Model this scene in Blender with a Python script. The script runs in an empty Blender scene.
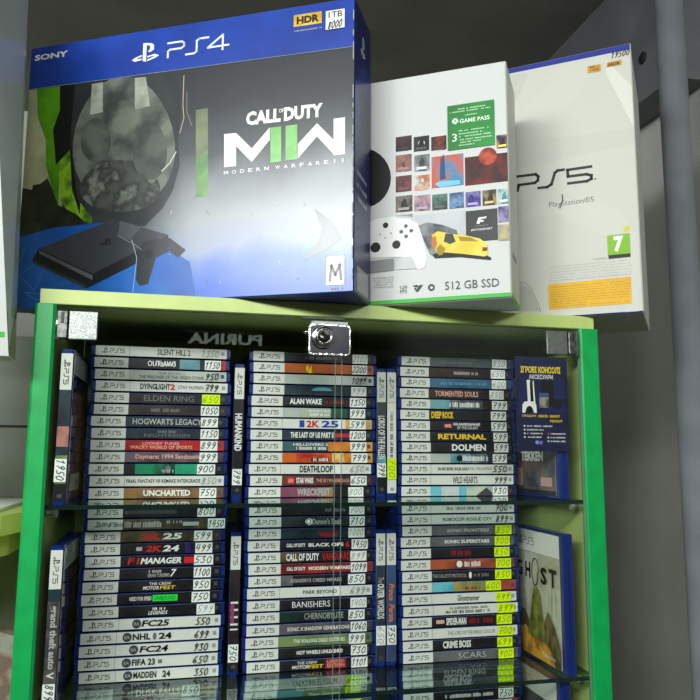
import bpy, math, random
from mathutils import Matrix, Vector
random.seed(7)
SC = bpy.context.scene
COL = SC.collection

# ------------------------------------------------------------------ camera
F, YAW, PIT, ROL = 725.97, .22525, .13685, .00607
CAM = Vector((.1673, -.89112, -.18514))
fw = Vector((math.sin(YAW)*math.cos(PIT), math.cos(YAW)*math.cos(PIT), math.sin(PIT)))
rt0 = Vector((math.cos(YAW), -math.sin(YAW), 0)); up0 = rt0.cross(fw)
cr, sr = math.cos(ROL), math.sin(ROL)
rt = cr*rt0 + sr*up0; up = -sr*rt0 + cr*up0
cd = bpy.data.cameras.new('camera'); cd.sensor_width = 36; cd.lens = F*36/700
cd.clip_start = .05; cd.clip_end = 50
co = bpy.data.objects.new('camera', cd); COL.objects.link(co)
M = Matrix((rt, up, -fw)).transposed().to_4x4(); M.translation = CAM
co.matrix_world = M; SC.camera = co

def ray(x, y): return fw + rt*(x-350)/F - up*(y-350)/F
def hit(x, y, P, n):
    d = ray(x, y); return CAM + d*((P-CAM).dot(n)/d.dot(n))
def onY(x, y, Y): return hit(x, y, Vector((0, Y, 0)), Vector((0, 1, 0)))
def project(P):
    d = Vector(P)-CAM; z = d.dot(fw)
    return 350+F*d.dot(rt)/z, 350-F*d.dot(up)/z

# ------------------------------------------------------------------ materials
def lin(c):
    return tuple((v/255/12.92 if v/255 <= .04045 else ((v/255+.055)/1.055)**2.4) for v in c[:3])+(1,)
MATS = {}
def pm(name, rgb, rough=.5, metal=0, spec=.5, noise=None, bump=None, coat=0):
    """procedural principled material; noise = (rgb2, scale, [lo, hi]) mottles the colour, bump = (scale, strength)"""
    if name in MATS: return MATS[name]
    m = bpy.data.materials.new(name); m.use_nodes = True; nt = m.node_tree
    b = nt.nodes['Principled BSDF']; b.inputs['Base Color'].default_value = lin(rgb)
    b.inputs['Roughness'].default_value = rough; b.inputs['Metallic'].default_value = metal
    b.inputs['Specular IOR Level'].default_value = spec; b.inputs['Coat Weight'].default_value = coat
    b.inputs['Coat Roughness'].default_value = .12
    if noise or bump: tc = nt.nodes.new('ShaderNodeTexCoord')
    if noise:
        n = nt.nodes.new('ShaderNodeTexNoise'); n.inputs['Scale'].default_value = noise[1]; n.inputs['Detail'].default_value = 4
        lo, hi = (noise[2] if len(noise) > 2 else (.38, .62))
        r = nt.nodes.new('ShaderNodeValToRGB'); e = r.color_ramp.elements
        e[0].position = lo; e[0].color = lin(rgb); e[1].position = hi; e[1].color = lin(noise[0])
        if len(noise) > 3:
            x = e.new((lo+hi)/2); x.color = lin(noise[3])
        nt.links.new(tc.outputs['Object'], n.inputs['Vector']); nt.links.new(n.outputs['Fac'], r.inputs['Fac'])
        nt.links.new(r.outputs['Color'], b.inputs['Base Color'])
    if bump:
        n2 = nt.nodes.new('ShaderNodeTexNoise'); n2.inputs['Scale'].default_value = bump[0]; n2.inputs['Detail'].default_value = 3
        bp = nt.nodes.new('ShaderNodeBump'); bp.inputs['Strength'].default_value = bump[1]; bp.inputs['Distance'].default_value = .002
        nt.links.new(tc.outputs['Object'], n2.inputs['Vector']); nt.links.new(n2.outputs['Fac'], bp.inputs['Height'])
        nt.links.new(bp.outputs['Normal'], b.inputs['Normal'])
    MATS[name] = m; return m
def thin_glass(name, tint, r0=.04):
    """sheet glass: straight-through transmission plus a Schlick mirror term"""
    m = bpy.data.materials.new(name); m.use_nodes = True; nt = m.node_tree; nt.nodes.clear(); L = nt.links.new
    out = nt.nodes.new('ShaderNodeOutputMaterial'); mix = nt.nodes.new('ShaderNodeMixShader')
    tr = nt.nodes.new('ShaderNodeBsdfTransparent'); tr.inputs[0].default_value = tint
    gl = nt.nodes.new('ShaderNodeBsdfGlossy'); gl.inputs['Roughness'].default_value = .0; gl.inputs[0].default_value = (.9, 1, .95, 1)
    lw = nt.nodes.new('ShaderNodeLayerWeight'); lw.inputs['Blend'].default_value = .5
    pw = nt.nodes.new('ShaderNodeMath'); pw.operation = 'POWER'; pw.inputs[1].default_value = 5
    ma = nt.nodes.new('ShaderNodeMath'); ma.operation = 'MULTIPLY_ADD'; ma.inputs[1].default_value = 1-r0; ma.inputs[2].default_value = r0
    L(lw.outputs['Facing'], pw.inputs[0]); L(pw.outputs[0], ma.inputs[0]); L(ma.outputs[0], mix.inputs[0])
    L(tr.outputs[0], mix.inputs[1]); L(gl.outputs[0], mix.inputs[2]); L(mix.outputs[0], out.inputs[0])
    return m
def cm(rgb, rough=.38):                                             # plain printed colour
    rgb = tuple(rgb)
    return pm('print_%d_%d_%d_%d' % (rgb+(int(rough*100),)), rgb, rough, spec=.5 if rough == .3 else .28)
def am(a, b, scale=60, lo=.4, hi=.6, rough=.38, mid=None):          # mottled printed artwork
    n = 'art_%s_%s_%g_%g_%s' % (a, b, scale, rough, mid)
    return pm(n, a, rough, spec=.5 if rough <= .3 else .28, noise=(b, scale, (lo, hi), mid) if mid else (b, scale, (lo, hi)))

BLUEP = pm('blue_case_plastic', (17, 40, 112), .22, spec=.5)
WHITE = (214, 217, 208)

# ------------------------------------------------------------------ mesh helpers
class MB:
    def __init__(s): s.v = []; s.f = []; s.m = []; s.mats = []; s.sm = []
    def mi(s, m):
        if m not in s.mats: s.mats.append(m)
        return s.mats.index(m)
    def add(s, vs, fs, m, smooth=False):
        o = len(s.v); s.v += [tuple(v) for v in vs]; k = s.mi(m)
        for f in fs: s.f.append([i+o for i in f]); s.m.append(k); s.sm.append(smooth)
    def box(s, a, b, m, bev=0, T=None):
        """box with chamfered edges; m may be a dict of face key -> material"""
        (x0, y0, z0), (x1, y1, z1) = a, b
        if bev <= 0:
            vs = [(x, y, z) for x in (x0, x1) for y in (y0, y1) for z in (z0, z1)]
            fs = [(0, 1, 3, 2), (4, 6, 7, 5), (0, 4, 5, 1), (2, 3, 7, 6), (0, 2, 6, 4), (1, 5, 7, 3)]
        else:
            vs = []; idx = {}
            X, Y, Z = (x0, x1), (y0, y1), (z0, z1)
            for i in (0, 1):
                for j in (0, 1):
                    for k in (0, 1):
                        si, sj, sk = 1-2*i, 1-2*j, 1-2*k
                        c = (X[i], Y[j], Z[k])
                        for ax in range(3):
                            p = [c[0]+si*bev, c[1]+sj*bev, c[2]+sk*bev]; p[ax] = c[ax]
                            idx[i, j, k, ax] = len(vs); vs.append(tuple(p))
            fs = []
            for e in (0, 1):
                for ax, (u, w) in enumerate(((1, 2), (2, 0), (0, 1))):
                    q = []
                    for (a1, a2) in ((0, 0), (1, 0), (1, 1), (0, 1)):
                        c = [0, 0, 0]; c[ax] = e; c[u] = a1; c[w] = a2; q.append(idx[c[0], c[1], c[2], ax])
                    fs.append(q if e else q[::-1])
            for ax, (u, w) in enumerate(((1, 2), (2, 0), (0, 1))):
                for a1 in (0, 1):
                    for a2 in (0, 1):
                        q = []
                        for e, aa in ((0, u), (0, w), (1, w), (1, u)):
                            c = [0, 0, 0]; c[ax] = e; c[u] = a1; c[w] = a2; q.append(idx[c[0], c[1], c[2], aa])
                        fs.append(q if (a1+a2) % 2 else q[::-1])
            for i in (0, 1):
                for j in (0, 1):
                    for k in (0, 1):
                        q = [idx[i, j, k, a] for a in range(3)]; fs.append(q if (i+j+k) % 2 else q[::-1])
        if T is not None: vs = [T @ Vector(v) for v in vs]
        s.add(vs, fs, m)
    def prism(s, pts, ax, a, b, m, T=None):
        """extrude a 2-D outline along axis ax from a to b"""
        n = len(pts)
        def P(p, t):
            q = [0, 0, 0]; q[ax] = t; q[(ax+1) % 3] = p[0]; q[(ax+2) % 3] = p[1]; return Vector(q)
        vs = [P(p, a) for p in pts]+[P(p, b) for p in pts]
        if T is not None: vs = [T @ v for v in vs]
        s.add(vs, [list(range(n))[::-1], list(range(n, 2*n))]+[(i, (i+1) % n, n+(i+1) % n, n+i) for i in range(n)], m)
    def lathe(s, prof, c, axis, m, n=32):
        """revolve (r, t) profile around axis through c"""
        axis = Vector(axis).normalized(); u = axis.orthogonal().normalized(); w = axis.cross(u); c = Vector(c)
        vs = []; fs = []
        for r, t in prof:
            for i in range(n):
                a = 2*math.pi*i/n; vs.append(c+axis*t+(u*math.cos(a)+w*math.sin(a))*r)
        for k in range(len(prof)-1):
            for i in range(n):
                j = (i+1) % n; fs.append((k*n+i, k*n+j, (k+1)*n+j, (k+1)*n+i))
        fs.append(list(range(n))[::-1]); fs.append([(len(prof)-1)*n+i for i in range(n)])
        s.add(vs, fs, m, True)
    def build(s, name, parent=None, T=None):
        me = bpy.data.meshes.new(name); me.from_pydata(s.v, [], s.f)
        for m in s.mats: me.materials.append(m)
        me.polygons.foreach_set('material_index', s.m); me.polygons.foreach_set('use_smooth', s.sm)
        me.update()
        return link(name, me, parent)
def link(name, me, parent=None):
    o = bpy.data.objects.new(name, me); COL.objects.link(o)
    if parent: o.parent = parent
    return o
def thing(name, label, cat, loc=(0, 0, 0), rot=(0, 0, 0), group=None):
    o = bpy.data.objects.new(name, None); COL.objects.link(o); o.location = loc; o.rotation_euler = rot
    o.empty_display_size = .02; return tag(o, label, cat, group)
def tag(o, label, cat, group=None):
    o['label'] = label; o['category'] = cat
    if group: o['group'] = group
    return o
def struct(o): o['kind'] = 'structure'; return o

# ------------------------------------------------------------------ lettering
_tc = {}
def glyphs(txt, bold=0):
    """outline text as flat polygons, normalised to its own bounding box"""
    k = (txt, bold)
    if k in _tc: return _tc[k]
    cu = bpy.data.curves.new('t', 'FONT'); cu.body = txt; cu.resolution_u = 2; cu.offset = bold*.018
    o = bpy.data.objects.new('t', cu); COL.objects.link(o)
    dg = bpy.context.evaluated_depsgraph_get(); me = bpy.data.meshes.new_from_object(o.evaluated_get(dg))
    vs = [(v.co.x, v.co.y) for v in me.vertices]; fs = [list(p.vertices) for p in me.polygons]
    bpy.data.objects.remove(o); bpy.data.curves.remove(cu); bpy.data.meshes.remove(me)
    xs = [v[0] for v in vs]; ys = [v[1] for v in vs]; a, b, c, d = min(xs), max(xs), min(ys), max(ys)
    _tc[k] = ([((x-a)/(b-a), (y-c)/(d-c)) for x, y in vs], fs); return _tc[k]
DIG = {'0': [(.5, 1), (.1, .7), (.1, .25), (.4, 0), (.8, .2), (.85, .75), (.5, 1), (.35, .9)], '1': [(.1, .75), (.55, 1), (.4, 0)],
 '2': [(.1, .8), (.45, 1), (.85, .8), (.7, .45), (.05, 0), (.9, .05)], '3': [(.1, .9), (.8, 1), (.4, .6), (.8, .4), (.6, .02), (.05, .1)],
 '4': [(.3, 1), (.05, .4), (.85, .45)], '4b': [(.75, .95), (.6, 0)], '5': [(.95, 1), (.35, .95), (.25, .55), (.75, .45), (.7, .1), (.1, .0)],
 '6': [(.8, 1), (.25, .6), (.1, .2), (.45, 0), (.8, .2), (.6, .45), (.2, .3)], '7': [(.1, .95), (.9, 1), (.4, 0)], '7b': [(.3, .5), (.8, .55)],
 '8': [(.75, .9), (.3, .95), (.3, .65), (.75, .35), (.6, .02), (.15, .1), (.3, .45), (.75, .7), (.75, .9)],
 '9': [(.8, .75), (.4, .5), (.15, .75), (.5, 1), (.85, .85), (.6, .3), (.3, 0)]}
PSW = {'P': [(0, .97), (.85, .97), (1, .85), (1, .62), (.85, .5), (.12, .5), (.0, .4), (0, 0)], 'S': [(1.15, 0), (1.65, 0), (1.8, .12), (1.8, .85), (1.95, .97), (2.5, .97)],
 '5': [(3.6, .97), (2.7, .97), (2.7, .55), (3.5, .55), (3.65, .42), (3.65, .12), (3.5, 0), (2.55, 0)], '4': [(3.75, .25), (2.5, .25), (3.4, 1), (3.4, 0)]}
class Sheet(MB):
    """flat print laid on a face: every call goes on a slightly higher layer"""
    def __init__(s, T, step=6e-5, uv=None):
        super().__init__(); s.T = T; s.n = 0; s.step = step; s.uv = uv
    def P(s, u, v): return s.T @ Vector((u, v, s.n*s.step))
    def poly(s, pts, m): s.n += 1; s.add([s.P(*p) for p in pts], [list(range(len(pts)))], m)
    def rect(s, a, b, c, d, m): s.poly([(a, c), (b, c), (b, d), (a, d)], m)
    def text(s, t, a, b, c, d, m, bold=0, shear=0):
        vs, fs = glyphs(t, bold); s.n += 1
        s.add([s.P(a+(b-a)*x+shear*(d-c)*(y-.5), c+(d-c)*y) for x, y in vs], fs, m)
    def line(s, pts, w, m, lay=True):
        if lay: s.n += 1
        for (x0, y0), (x1, y1) in zip(pts, pts[1:]):
            L = math.hypot(x1-x0, y1-y0)
            if L < 1e-9: continue
            dx, dy = (x1-x0)/L*w/2, (y1-y0)/L*w/2
            x0_, y0_, x1_, y1_ = x0-dx, y0-dy, x1+dx, y1+dy
            s.add([s.P(x0_+dy, y0_-dx), s.P(x1_+dy, y1_-dx), s.P(x1_-dy, y1_+dx), s.P(x0_-dy, y0_+dx)], [(0, 1, 2, 3)], m)
    def hand(s, t, a, b, c, d, m, w=.0009):
        n = len(t); cw = (b-a)/n; s.n += 1
        for i, ch in enumerate(t):
            j = random.uniform(-.06, .06)
            for key in (ch, ch+'b'):
                if key in DIG:
                    s.line([(a+cw*(i+.05+.82*x)+(d-c)*.22*(y-.5), c+(d-c)*(y+j)) for x, y in DIG[key]], w, m, False)
    def wordmark(s, ks, a, b, c, d, m, w):
        s.n += 1
        for k in ks:
            s.line([(a+(b-a)*x/3.75, c+(d-c)*y) for x, y in PSW[k]], w, m, False)
    def symbol(s, a, b, c, d, m):
        """upright letter standing on a lying curl"""
        f = lambda x, y: (a+(b-a)*x, c+(d-c)*y); s.n += 1
        for q in ([(.4, .08), (.53, .02), (.53, .98), (.4, 1)], [(.53, .98), (.72, .93), (.8, .83), (.8, .6), (.7, .5), (.6, .5), (.6, .58), (.66, .64), (.66, .8), (.6, .85), (.53, .87)],
                  [(.36, .4), (.12, .3), (.0, .2), (.1, .1), (.36, .14), (.36, .22), (.2, .2), (.18, .25), (.36, .31)],
                  [(.57, .3), (.85, .36), (1, .26), (.9, .17), (.57, .04), (.57, .12), (.8, .22), (.78, .28), (.57, .22)]):
            s.add([s.P(*f(*p)) for p in q], [list(range(len(q)))], m)
    def bars(s, a, b, c, d, m, seed=0, wm=.0016):
        r = random.Random(seed); x = a; s.n += 1
        while x < b:
            w = wm*r.uniform(.5, 1.1); h = (d-c)*r.uniform(.75, 1)
            if r.random() > .14: s.add([s.P(x, c), s.P(x+w, c), s.P(x+w, c+h), s.P(x, c+h)], [(0, 1, 2, 3)], m)
            x += w+wm*.45
    def disc(s, u, v, r, m, ry=None, n=24, a0=0, a1=2*math.pi):
        ry = ry or r; s.poly([(u+r*math.cos(a0+(a1-a0)*i/n), v+ry*math.sin(a0+(a1-a0)*i/n)) for i in range(n if a1-a0 > 6.2 else n+1)], m)
    # pixel-authored variants (through uv: picture point -> face point)
    def ppoly(s, pts, m): s.poly([s.uv(*p) for p in pts], m)
    def ptext(s, t, x0, y0, x1, y1, m, bold=0, shear=0):            # bottom-left, top-right
        a, c = s.uv(x0, y0); b, d = s.uv(x1, y1); s.text(t, a, b, c, d, m, bold, shear)
    def pline(s, pts, w, m): s.line([s.uv(*p) for p in pts], w, m)
    def ptile(s, x0, y0, x1, y1, m):                                # upright on the face
        a, c = s.uv(x0, y1); b, d = s.uv(x1, y0); s.rect(a, b, c, d, m)
def frame(o, u, v):
    o, u, v = Vector(o), Vector(u).normalized(), Vector(v).normalized(); n = u.cross(v)
    m = Matrix((u, v, n)).transposed().to_4x4(); m.translation = o; return m

# ------------------------------------------------------------------ setting
wallm = pm('painted_grey_wall', (176, 178, 172), .6, noise=((166, 168, 162), 6), bump=(40, .05))
ceilm = pm('grey_ceiling_panel', (136, 135, 126), .7, noise=((124, 123, 115), 5))
panelm = pm('grey_metal_panel', (100, 102, 105), .45, noise=((90, 92, 95), 9))
dkw = pm('dark_painted_wall', (66, 66, 62), .7, noise=((56, 56, 52), 6))
seam = pm('dark_seam', (40, 42, 40), .7)
b = MB(); b.box((-2.2, -3.2, -1.72), (1.9, 1.32, -1.7), pm('grey_floor_tiles', (96, 92, 86), .35, noise=((84, 80, 74), 3))); struct(b.build('floor'))
b = MB(); b.box((-2.2, 1.3, -1.7), (1.9, 1.34, .8), wallm)
for z in (-.155, -.30, .2, -.7): b.box((-2.2, 1.2985, z-.004), (1.9, 1.3, z+.004), seam)
struct(b.build('wall_back'))
b = MB(); b.box((1.115, -.3, -1.7), (1.16, 1.3, .8), wallm); b.box((1.115, -3.2, -1.7), (1.16, -.3, .8), dkw); struct(b.build('wall_right'))
b = MB(); b.box((-2.24, -3.2, -1.7), (-2.2, 1.3, .8), dkw); struct(b.build('wall_left'))
b = MB(); b.box((-2.24, -3.24, -1.7), (1.16, -3.2, .8), dkw); struct(b.build('wall_front'))
b = MB(); b.box((1.04, .215, .51), (1.1148, 1.3, .8), panelm)
hp = hit(643, 58, Vector((1.04, 0, 0)), Vector((1, 0, 0)))
b.lathe([(.0, 0), (.012, 0), (.012, .002), (0, .002)], hp-Vector((.0022, 0, 0)), (1, 0, 0), pm('dark_hole', (14, 14, 14), .8), 20)
struct(b.build('trim_1'))
b = MB(); b.box((-2.2, -3.2, .8), (1.9, 1.34, .84), ceilm); struct(b.build('ceiling'))
# pipe
b = MB(); b.lathe([(.0225, -1.7), (.0225, -.9), (.0245, -.9), (.0245, -.86), (.0225, -.86), (.0225, .8)], (.945, .1, 0), (0, 0, 1), pm('grey_painted_steel', (122, 126, 132), .42, noise=((110, 114, 120), 14)), 40)
tag(b.build('vertical_pipe'), 'thick grey painted pipe running floor to ceiling at the right edge', 'pipe')

# ------------------------------------------------------------------ display cabinet
W = .718; DEP = .285; S1, S2, S3 = -.2495, -.4732, -.6635; GT = .005
lime = pm('pale_green_laminate', (186, 205, 122), .42, noise=((180, 199, 116), 30))
green = pm('bright_green_edge_plastic', (0, 160, 78), .4, noise=((0, 150, 72), 40))
edgeg = pm('dark_glass_edge', (22, 40, 38), .15)
chrome = pm('chrome', (205, 206, 204), .18, 1, bump=(260, .25))
satin = pm('satin_steel_plate', (120, 124, 122), .5, 1, noise=((176, 180, 178), 900, (.4, .6)))
navy = pm('dark_blue_enamel', (14, 18, 34), .25)
glassd = thin_glass('door_glass', (.975, .985, .98, 1))
glasss = thin_glass('shelf_glass', (.88, .95, .93, 1), .05)
cab = thing('display_cabinet', 'pale green glass fronted display cabinet with bright green edges, filled with game cases', 'display cabinet', (0, 0, -1.7))
def cpart(mb, name, parent=cab):
    o = mb.build(name, parent)
    if parent is cab: o.location = (0, 0, 1.7)
    return o
b = MB(); b.box((0, 0, -.0177), (W, DEP, 0), lime, .0006); cpart(b, 'top_board')
for x0, x1 in ((.0, .016), (.702, W)):
    b = MB(); b.box((x0, .004, -1.69), (x1, DEP-.004, -.0179), lime, .0004); cpart(b, 'side_panel')
for x0, x1 in ((-.0036, .0190), (.6925, .7216)):
    b = MB(); r = .003
    b.prism([(x0+r, -.006), (x1-r, -.006), (x1, -.006+r), (x1, .0038), (x0, .0038), (x0, -.006+r)], 2, -1.69, -.0186, green)
    cpart(b, 'edge_trim')
b = MB(); b.box((.0162, DEP-.004, -1.69), (.7018, DEP, -.0179), lime); cpart(b, 'back_panel')
b = MB(); b.box((.0162, .004, -1.69), (.7018, DEP-.0042, -1.672), lime); cpart(b, 'bottom_board')
pinm = pm('clear_pin_plastic', (190, 196, 170), .2)
for z in (S1, S2, S3):
    b = MB(); a, c = (.0164, .0018, z-GT), (.7016, DEP-.006, z)
    vs = [(x, y, q) for x in (a[0], c[0]) for y in (a[1], c[1]) for q in (a[2], c[2])]
    b.add(vs, [(0, 2, 6, 4), (1, 5, 7, 3)], glasss)
    b.add(vs, [(0, 1, 3, 2), (4, 6, 7, 5), (0, 4, 5, 1), (2, 3, 7, 6)], edgeg)
    cpart(b, 'glass_shelf')
    for x, sx in ((.0162, 1), (.7018, -1)):
        for y in (.03, .24):
            b = MB(); b.lathe([(.0028, 0), (.0028, .006), (.0055, .007), (.0055, .012), (.003, .0135)], (x, y, z-GT-.0057), (sx, 0, 0), pinm, 16); cpart(b, 'shelf_pin')
XM = .3563
def door(x0, x1):
    b = MB(); y0, y1, z0, z1 = -.0052, -.0002, -1.68, -.0205
    vs = [(x, y, z) for x in (x0, x1) for y in (y0, y1) for z in (z0, z1)]
    b.add(vs, [(0, 4, 5, 1), (2, 3, 7, 6)], glassd)
    b.add(vs, [(0, 1, 3, 2), (4, 6, 7, 5), (0, 2, 6, 4), (1, 5, 7, 3)], pm('pale_glass_edge', (120, 150, 132), .2))
    return cpart(b, 'glass_door')
dl = door(.0196, XM-.0042); dr = door(XM+.0042, .6918)
def hinge(d, xa, xb, za, zb, body, m):
    s = 1 if xb > xa else -1
    b = MB(); lo, hi = min(xa, xb), max(xa, xb)
    b.box((lo if s > 0 else lo, -.0095, zb), (hi, -.0053, za), m, .0008)                     # plate clamped on the glass
    k0, k1 = sorted((xa-s*.0005, xa-s*body))
    b.box((k0, -.0125, zb+.0006), (k1, -.003, za-.0006), pm('dull_knuckle', (120, 122, 120), .45, 1, noise=((84, 86, 84), 160)), .001)                      # knuckle block
    c = (k0+k1)/2
    b.box((c-.0016, -.0137, zb+.018), (c+.0016, -.0124, za-.003), pm('dark_slot', (20, 20, 20), .4), .0003)
    b.lathe([(.0024, zb-.0006), (.0024, za+.0006)], (k0 if s > 0 else k1, -.0085, 0), (0, 0, 1), chrome, 16)
    return b.build('hinge', d)
hinge(dl, .0345, .0665, -.0265, -.0600, .0125, satin)
hinge(dr, .6715, .6410, -.0240, -.0560, .0125, pm('dull_steel_plate', (132, 136, 132), .5, 1, noise=((120, 124, 120), 200)))
# lock
b = MB()
def rrect(x0, x1, z0, z1, r, n=6):
    P = []
    for cx, cz, a in ((x1-r, z1-r, 0), (x0+r, z1-r, 90), (x0+r, z0+r, 180), (x1-r, z0+r, 270)):
        for i in range(n+1): t = math.radians(a+90*i/n); P.append((cx+r*math.cos(t), cz+r*math.sin(t)))
    return P
def plate(mb, x0, x1, z0, z1, r, ya, yb, m):
    mb.prism([(z, x) for x, z in rrect(x0, x1, z0, z1, r)], 1, ya, yb, m)
plate(b, .3160, .3690, -.0680, -.0300, .005, -.0135, -.0054, chrome)
plate(b, .3176, .3674, -.0664, -.0316, .004, -.0141, -.0134, navy)
b.box((.3195, -.0125, -.0305), (.366, -.004, -.0255), satin, .0006)
b.box((.3070, -.0105, -.0232), (.3620, -.0045, -.0205), pm('dark_strike_plate', (46, 44, 38), .4), .0004)
b.lathe([(.0145, -.0005), (.0145, .0035), (.0125, .0055), (.0118, .0052), (.0095, .0105), (.0088, .0108), (.0084, .0098), (.0, .0098)], (.3335, -.0140, -.0462), (0, -1, 0), chrome, 40)
b.lathe([(.0072, 0), (.0072, .0008), (.0, .001)], (.3335, -.0237, -.0462), (0, -1, 0), pm('dark_steel', (92, 90, 86), .3, 1), 24)
b.box((.3328, -.0251, -.0490), (.3346, -.0240, -.0434), pm('keyhole', (4, 4, 4), .8))
b.lathe([(.0022, 0), (.0022, .004), (.001, .005)], (.3160, -.010, -.040), (-1, 0, 0), chrome, 12)
b.build('lock', dl)

# ------------------------------------------------------------------ game cases
CL, CD, CT = .179, .142, .0147                     # case length, depth, thickness
SL = .169; SH = .0128; PITCH = .01535
SU = (CL-SL)/2
sb = MB()
# spine with rounded corners, hollow-looking lip line
sb.prism([(.0, .0022), (.0015, .0004), (CD, 0), (CD, CT), (.0015, CT-.0004), (0, CT-.0022)], 0, 0, CL, BLUEP)
sb.box((.002, .004, CT/2-.0003), (CL-.002, CD+.0006, CT/2+.0003), pm('case_seam', (8, 18, 70), .4))
SHELL = None
def shell(parent):
    global SHELL
    if SHELL is None:
        o = sb.build('case_shell', parent); SHELL = o.data; return o
    return link('case_shell', SHELL, parent)
ink = cm((38, 40, 44)); grey = cm((120, 124, 122)); black = cm((10, 10, 12)); wht = cm((225, 226, 218)); pale = cm(WHITE)
stick = cm((232, 236, 230), .5); neon = cm((214, 246, 6), .55)
C = dict(w=(226, 228, 222), k=(14, 14, 16), r=(196, 34, 34), y=(232, 196, 40), g=(40, 214, 66), d=(64, 66, 68), p=(222, 170, 150), n=(110, 112, 112), t=(70, 150, 165), o=(226, 128, 44), m=(140, 20, 34), v=(150, 60, 100), s=(170, 172, 168), b=(24, 60, 150))
SPH = (SH-.0)/1
def sleeve(parent, bg, ops, u_of, white=None):
    """printed paper spine: white console-logo end, coloured title end"""
    T = frame((SU, -.0006, (CT-SH)/2), (1, 0, 0), (0, 0, 1))
    s = Sheet(T)
    s.box((SU, -.0006, (CT-SH)/2), (SU+SL, -.0001, (CT+SH)/2), pale if white is None else white)
    s.rect(0, SL, 0, SH, pale)
    lab = .0425
    segs = bg if isinstance(bg, list) else [(None, bg)]
    for i, (x, c) in enumerate(segs):
        a = lab if x is None else u_of(x)
        mt = c if not isinstance(c, tuple) else cm(c)
        if c is None: continue
        s.rect(a, SL, 0, SH, mt)
    iswhite = bg is None or (isinstance(bg, list) and bg[0][1] is None)
    if iswhite: s.rect(lab, lab+.0005, 0, SH, grey)
    s.symbol(.0070, .0165, .0026, .0104, black); s.wordmark('PS5', .0180, .0365, .0040, .0090, ink, .0008)
    s.rect(SL-.0075, SL-.0030, .0042, .0092, cm((150, 152, 150) if iswhite else (70, 70, 74)))
    for i, op in enumerate(ops):
        q = op.split('|'); x0, x1 = u_of(float(q[1])), u_of(float(q[2])); c = cm(C[q[3]]); opt = q[4] if len(q) > 4 else ''
        lo, hi = .0026, .0104
        if '^' in opt: lo, hi = .0072, .0108
        if '_' in opt: lo, hi = .0018, .0062
        if 's' in opt: lo, hi = .0040, .0088
        if 'L' in opt: lo, hi = .0016, .0112
        if 'F' in opt: lo, hi = 0, SH
        if q[0] == '#': s.rect(x0, x1, lo, hi, c)
        elif q[0] == '~': s.bars(x0, x1, lo, hi, c, i+int(x0*1e4))
        elif q[0] == '@': s.disc((x0+x1)/2, SH/2, .0056, c); s.text('EA', (x0+x1)/2-.0032, (x0+x1)/2+.0032, .0045, .0083, cm((170, 172, 168)), 1)
        elif q[0] == '*': s.disc((x0+x1)/2, SH/2, (x1-x0)/2, c, ry=.0045)
        elif q[0] == 'A': s.poly([(x0, 0), (x1, 0), ((x0+x1)/2+.002, .0115)], c)
        else: s.text(q[0], x0, x1, lo, hi, c, 1 if 'B' in opt else (2 if 'X' in opt else 0), .25 if 'i' in opt else 0)
    return s.build('spine_sleeve', parent)
def sticker(parent, price, style, u0, u1, lo=-.0002, hi=.0126):
    """style: s = white label, y = fluorescent label, p = written straight on the sleeve"""
    s = Sheet(frame((SU, -.0022, (CT-SH)/2), (1, 0, 0), (0, 0, 1)), 4e-5)
    m = {'s': stick, 'y': neon, 'f': stick}.get(style)
    pen = cm((24, 26, 34)) if style != 'y' else cm((150, 176, 10))
    if style == 'f': pen = cm((110, 122, 128))
    if m:
        s.box((SU+u0, -.0022, (CT-SH)/2+lo), (SU+u1, -.0018, (CT-SH)/2+hi), m); s.n = 1
    s.hand(price, u0+.0008, u1-.0008, .0022, .0106, pen, .00105 if style != 'f' else .0007)
    return s.build('price_label' if m else 'written_price', parent)
ORD = ['topmost', 'second', 'third', 'fourth', 'fifth', 'sixth', 'seventh', 'eighth', 'ninth', 'tenth', 'eleventh', 'twelfth', 'thirteenth', 'bottom']
def nm(bg):
    if bg is None: return 'white'
    return bg if isinstance(bg, str) else 'dark'
D1 = am((20, 20, 22), (34, 34, 38), 40); D2 = am((16, 24, 34), (34, 52, 62), 30); D3 = am((26, 22, 26), (58, 40, 34), 35)
RED = am((190, 34, 30), (150, 24, 26), 30); BRN = am((96, 66, 44), (146, 110, 70), 30); GRN = am((18, 40, 32), (24, 130, 90), 22, mid=(20, 80, 60))
OLV = am((50, 46, 34), (96, 82, 56), 40); ORG = am((150, 74, 30), (180, 96, 40), 22); YEL = am((214, 160, 30), (206, 96, 30), 26)
GRY = am((66, 68, 70), (98, 100, 102), 22); PAL = am((190, 196, 188), (168, 178, 170), 18); BLU = am((36, 66, 104), (66, 100, 130), 26)
TEA = am((60, 116, 130), (110, 160, 166), 26); PUR = am((96, 46, 72), (130, 70, 90), 20); GGN = am((70, 100, 62), (120, 140, 84), 26)
REO = am((160, 44, 26), (100, 30, 26), 26); PNK = am((176, 120, 110), (140, 88, 84), 60); CYN = am((60, 160, 190), (110, 190, 200), 30)
G = None
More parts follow.
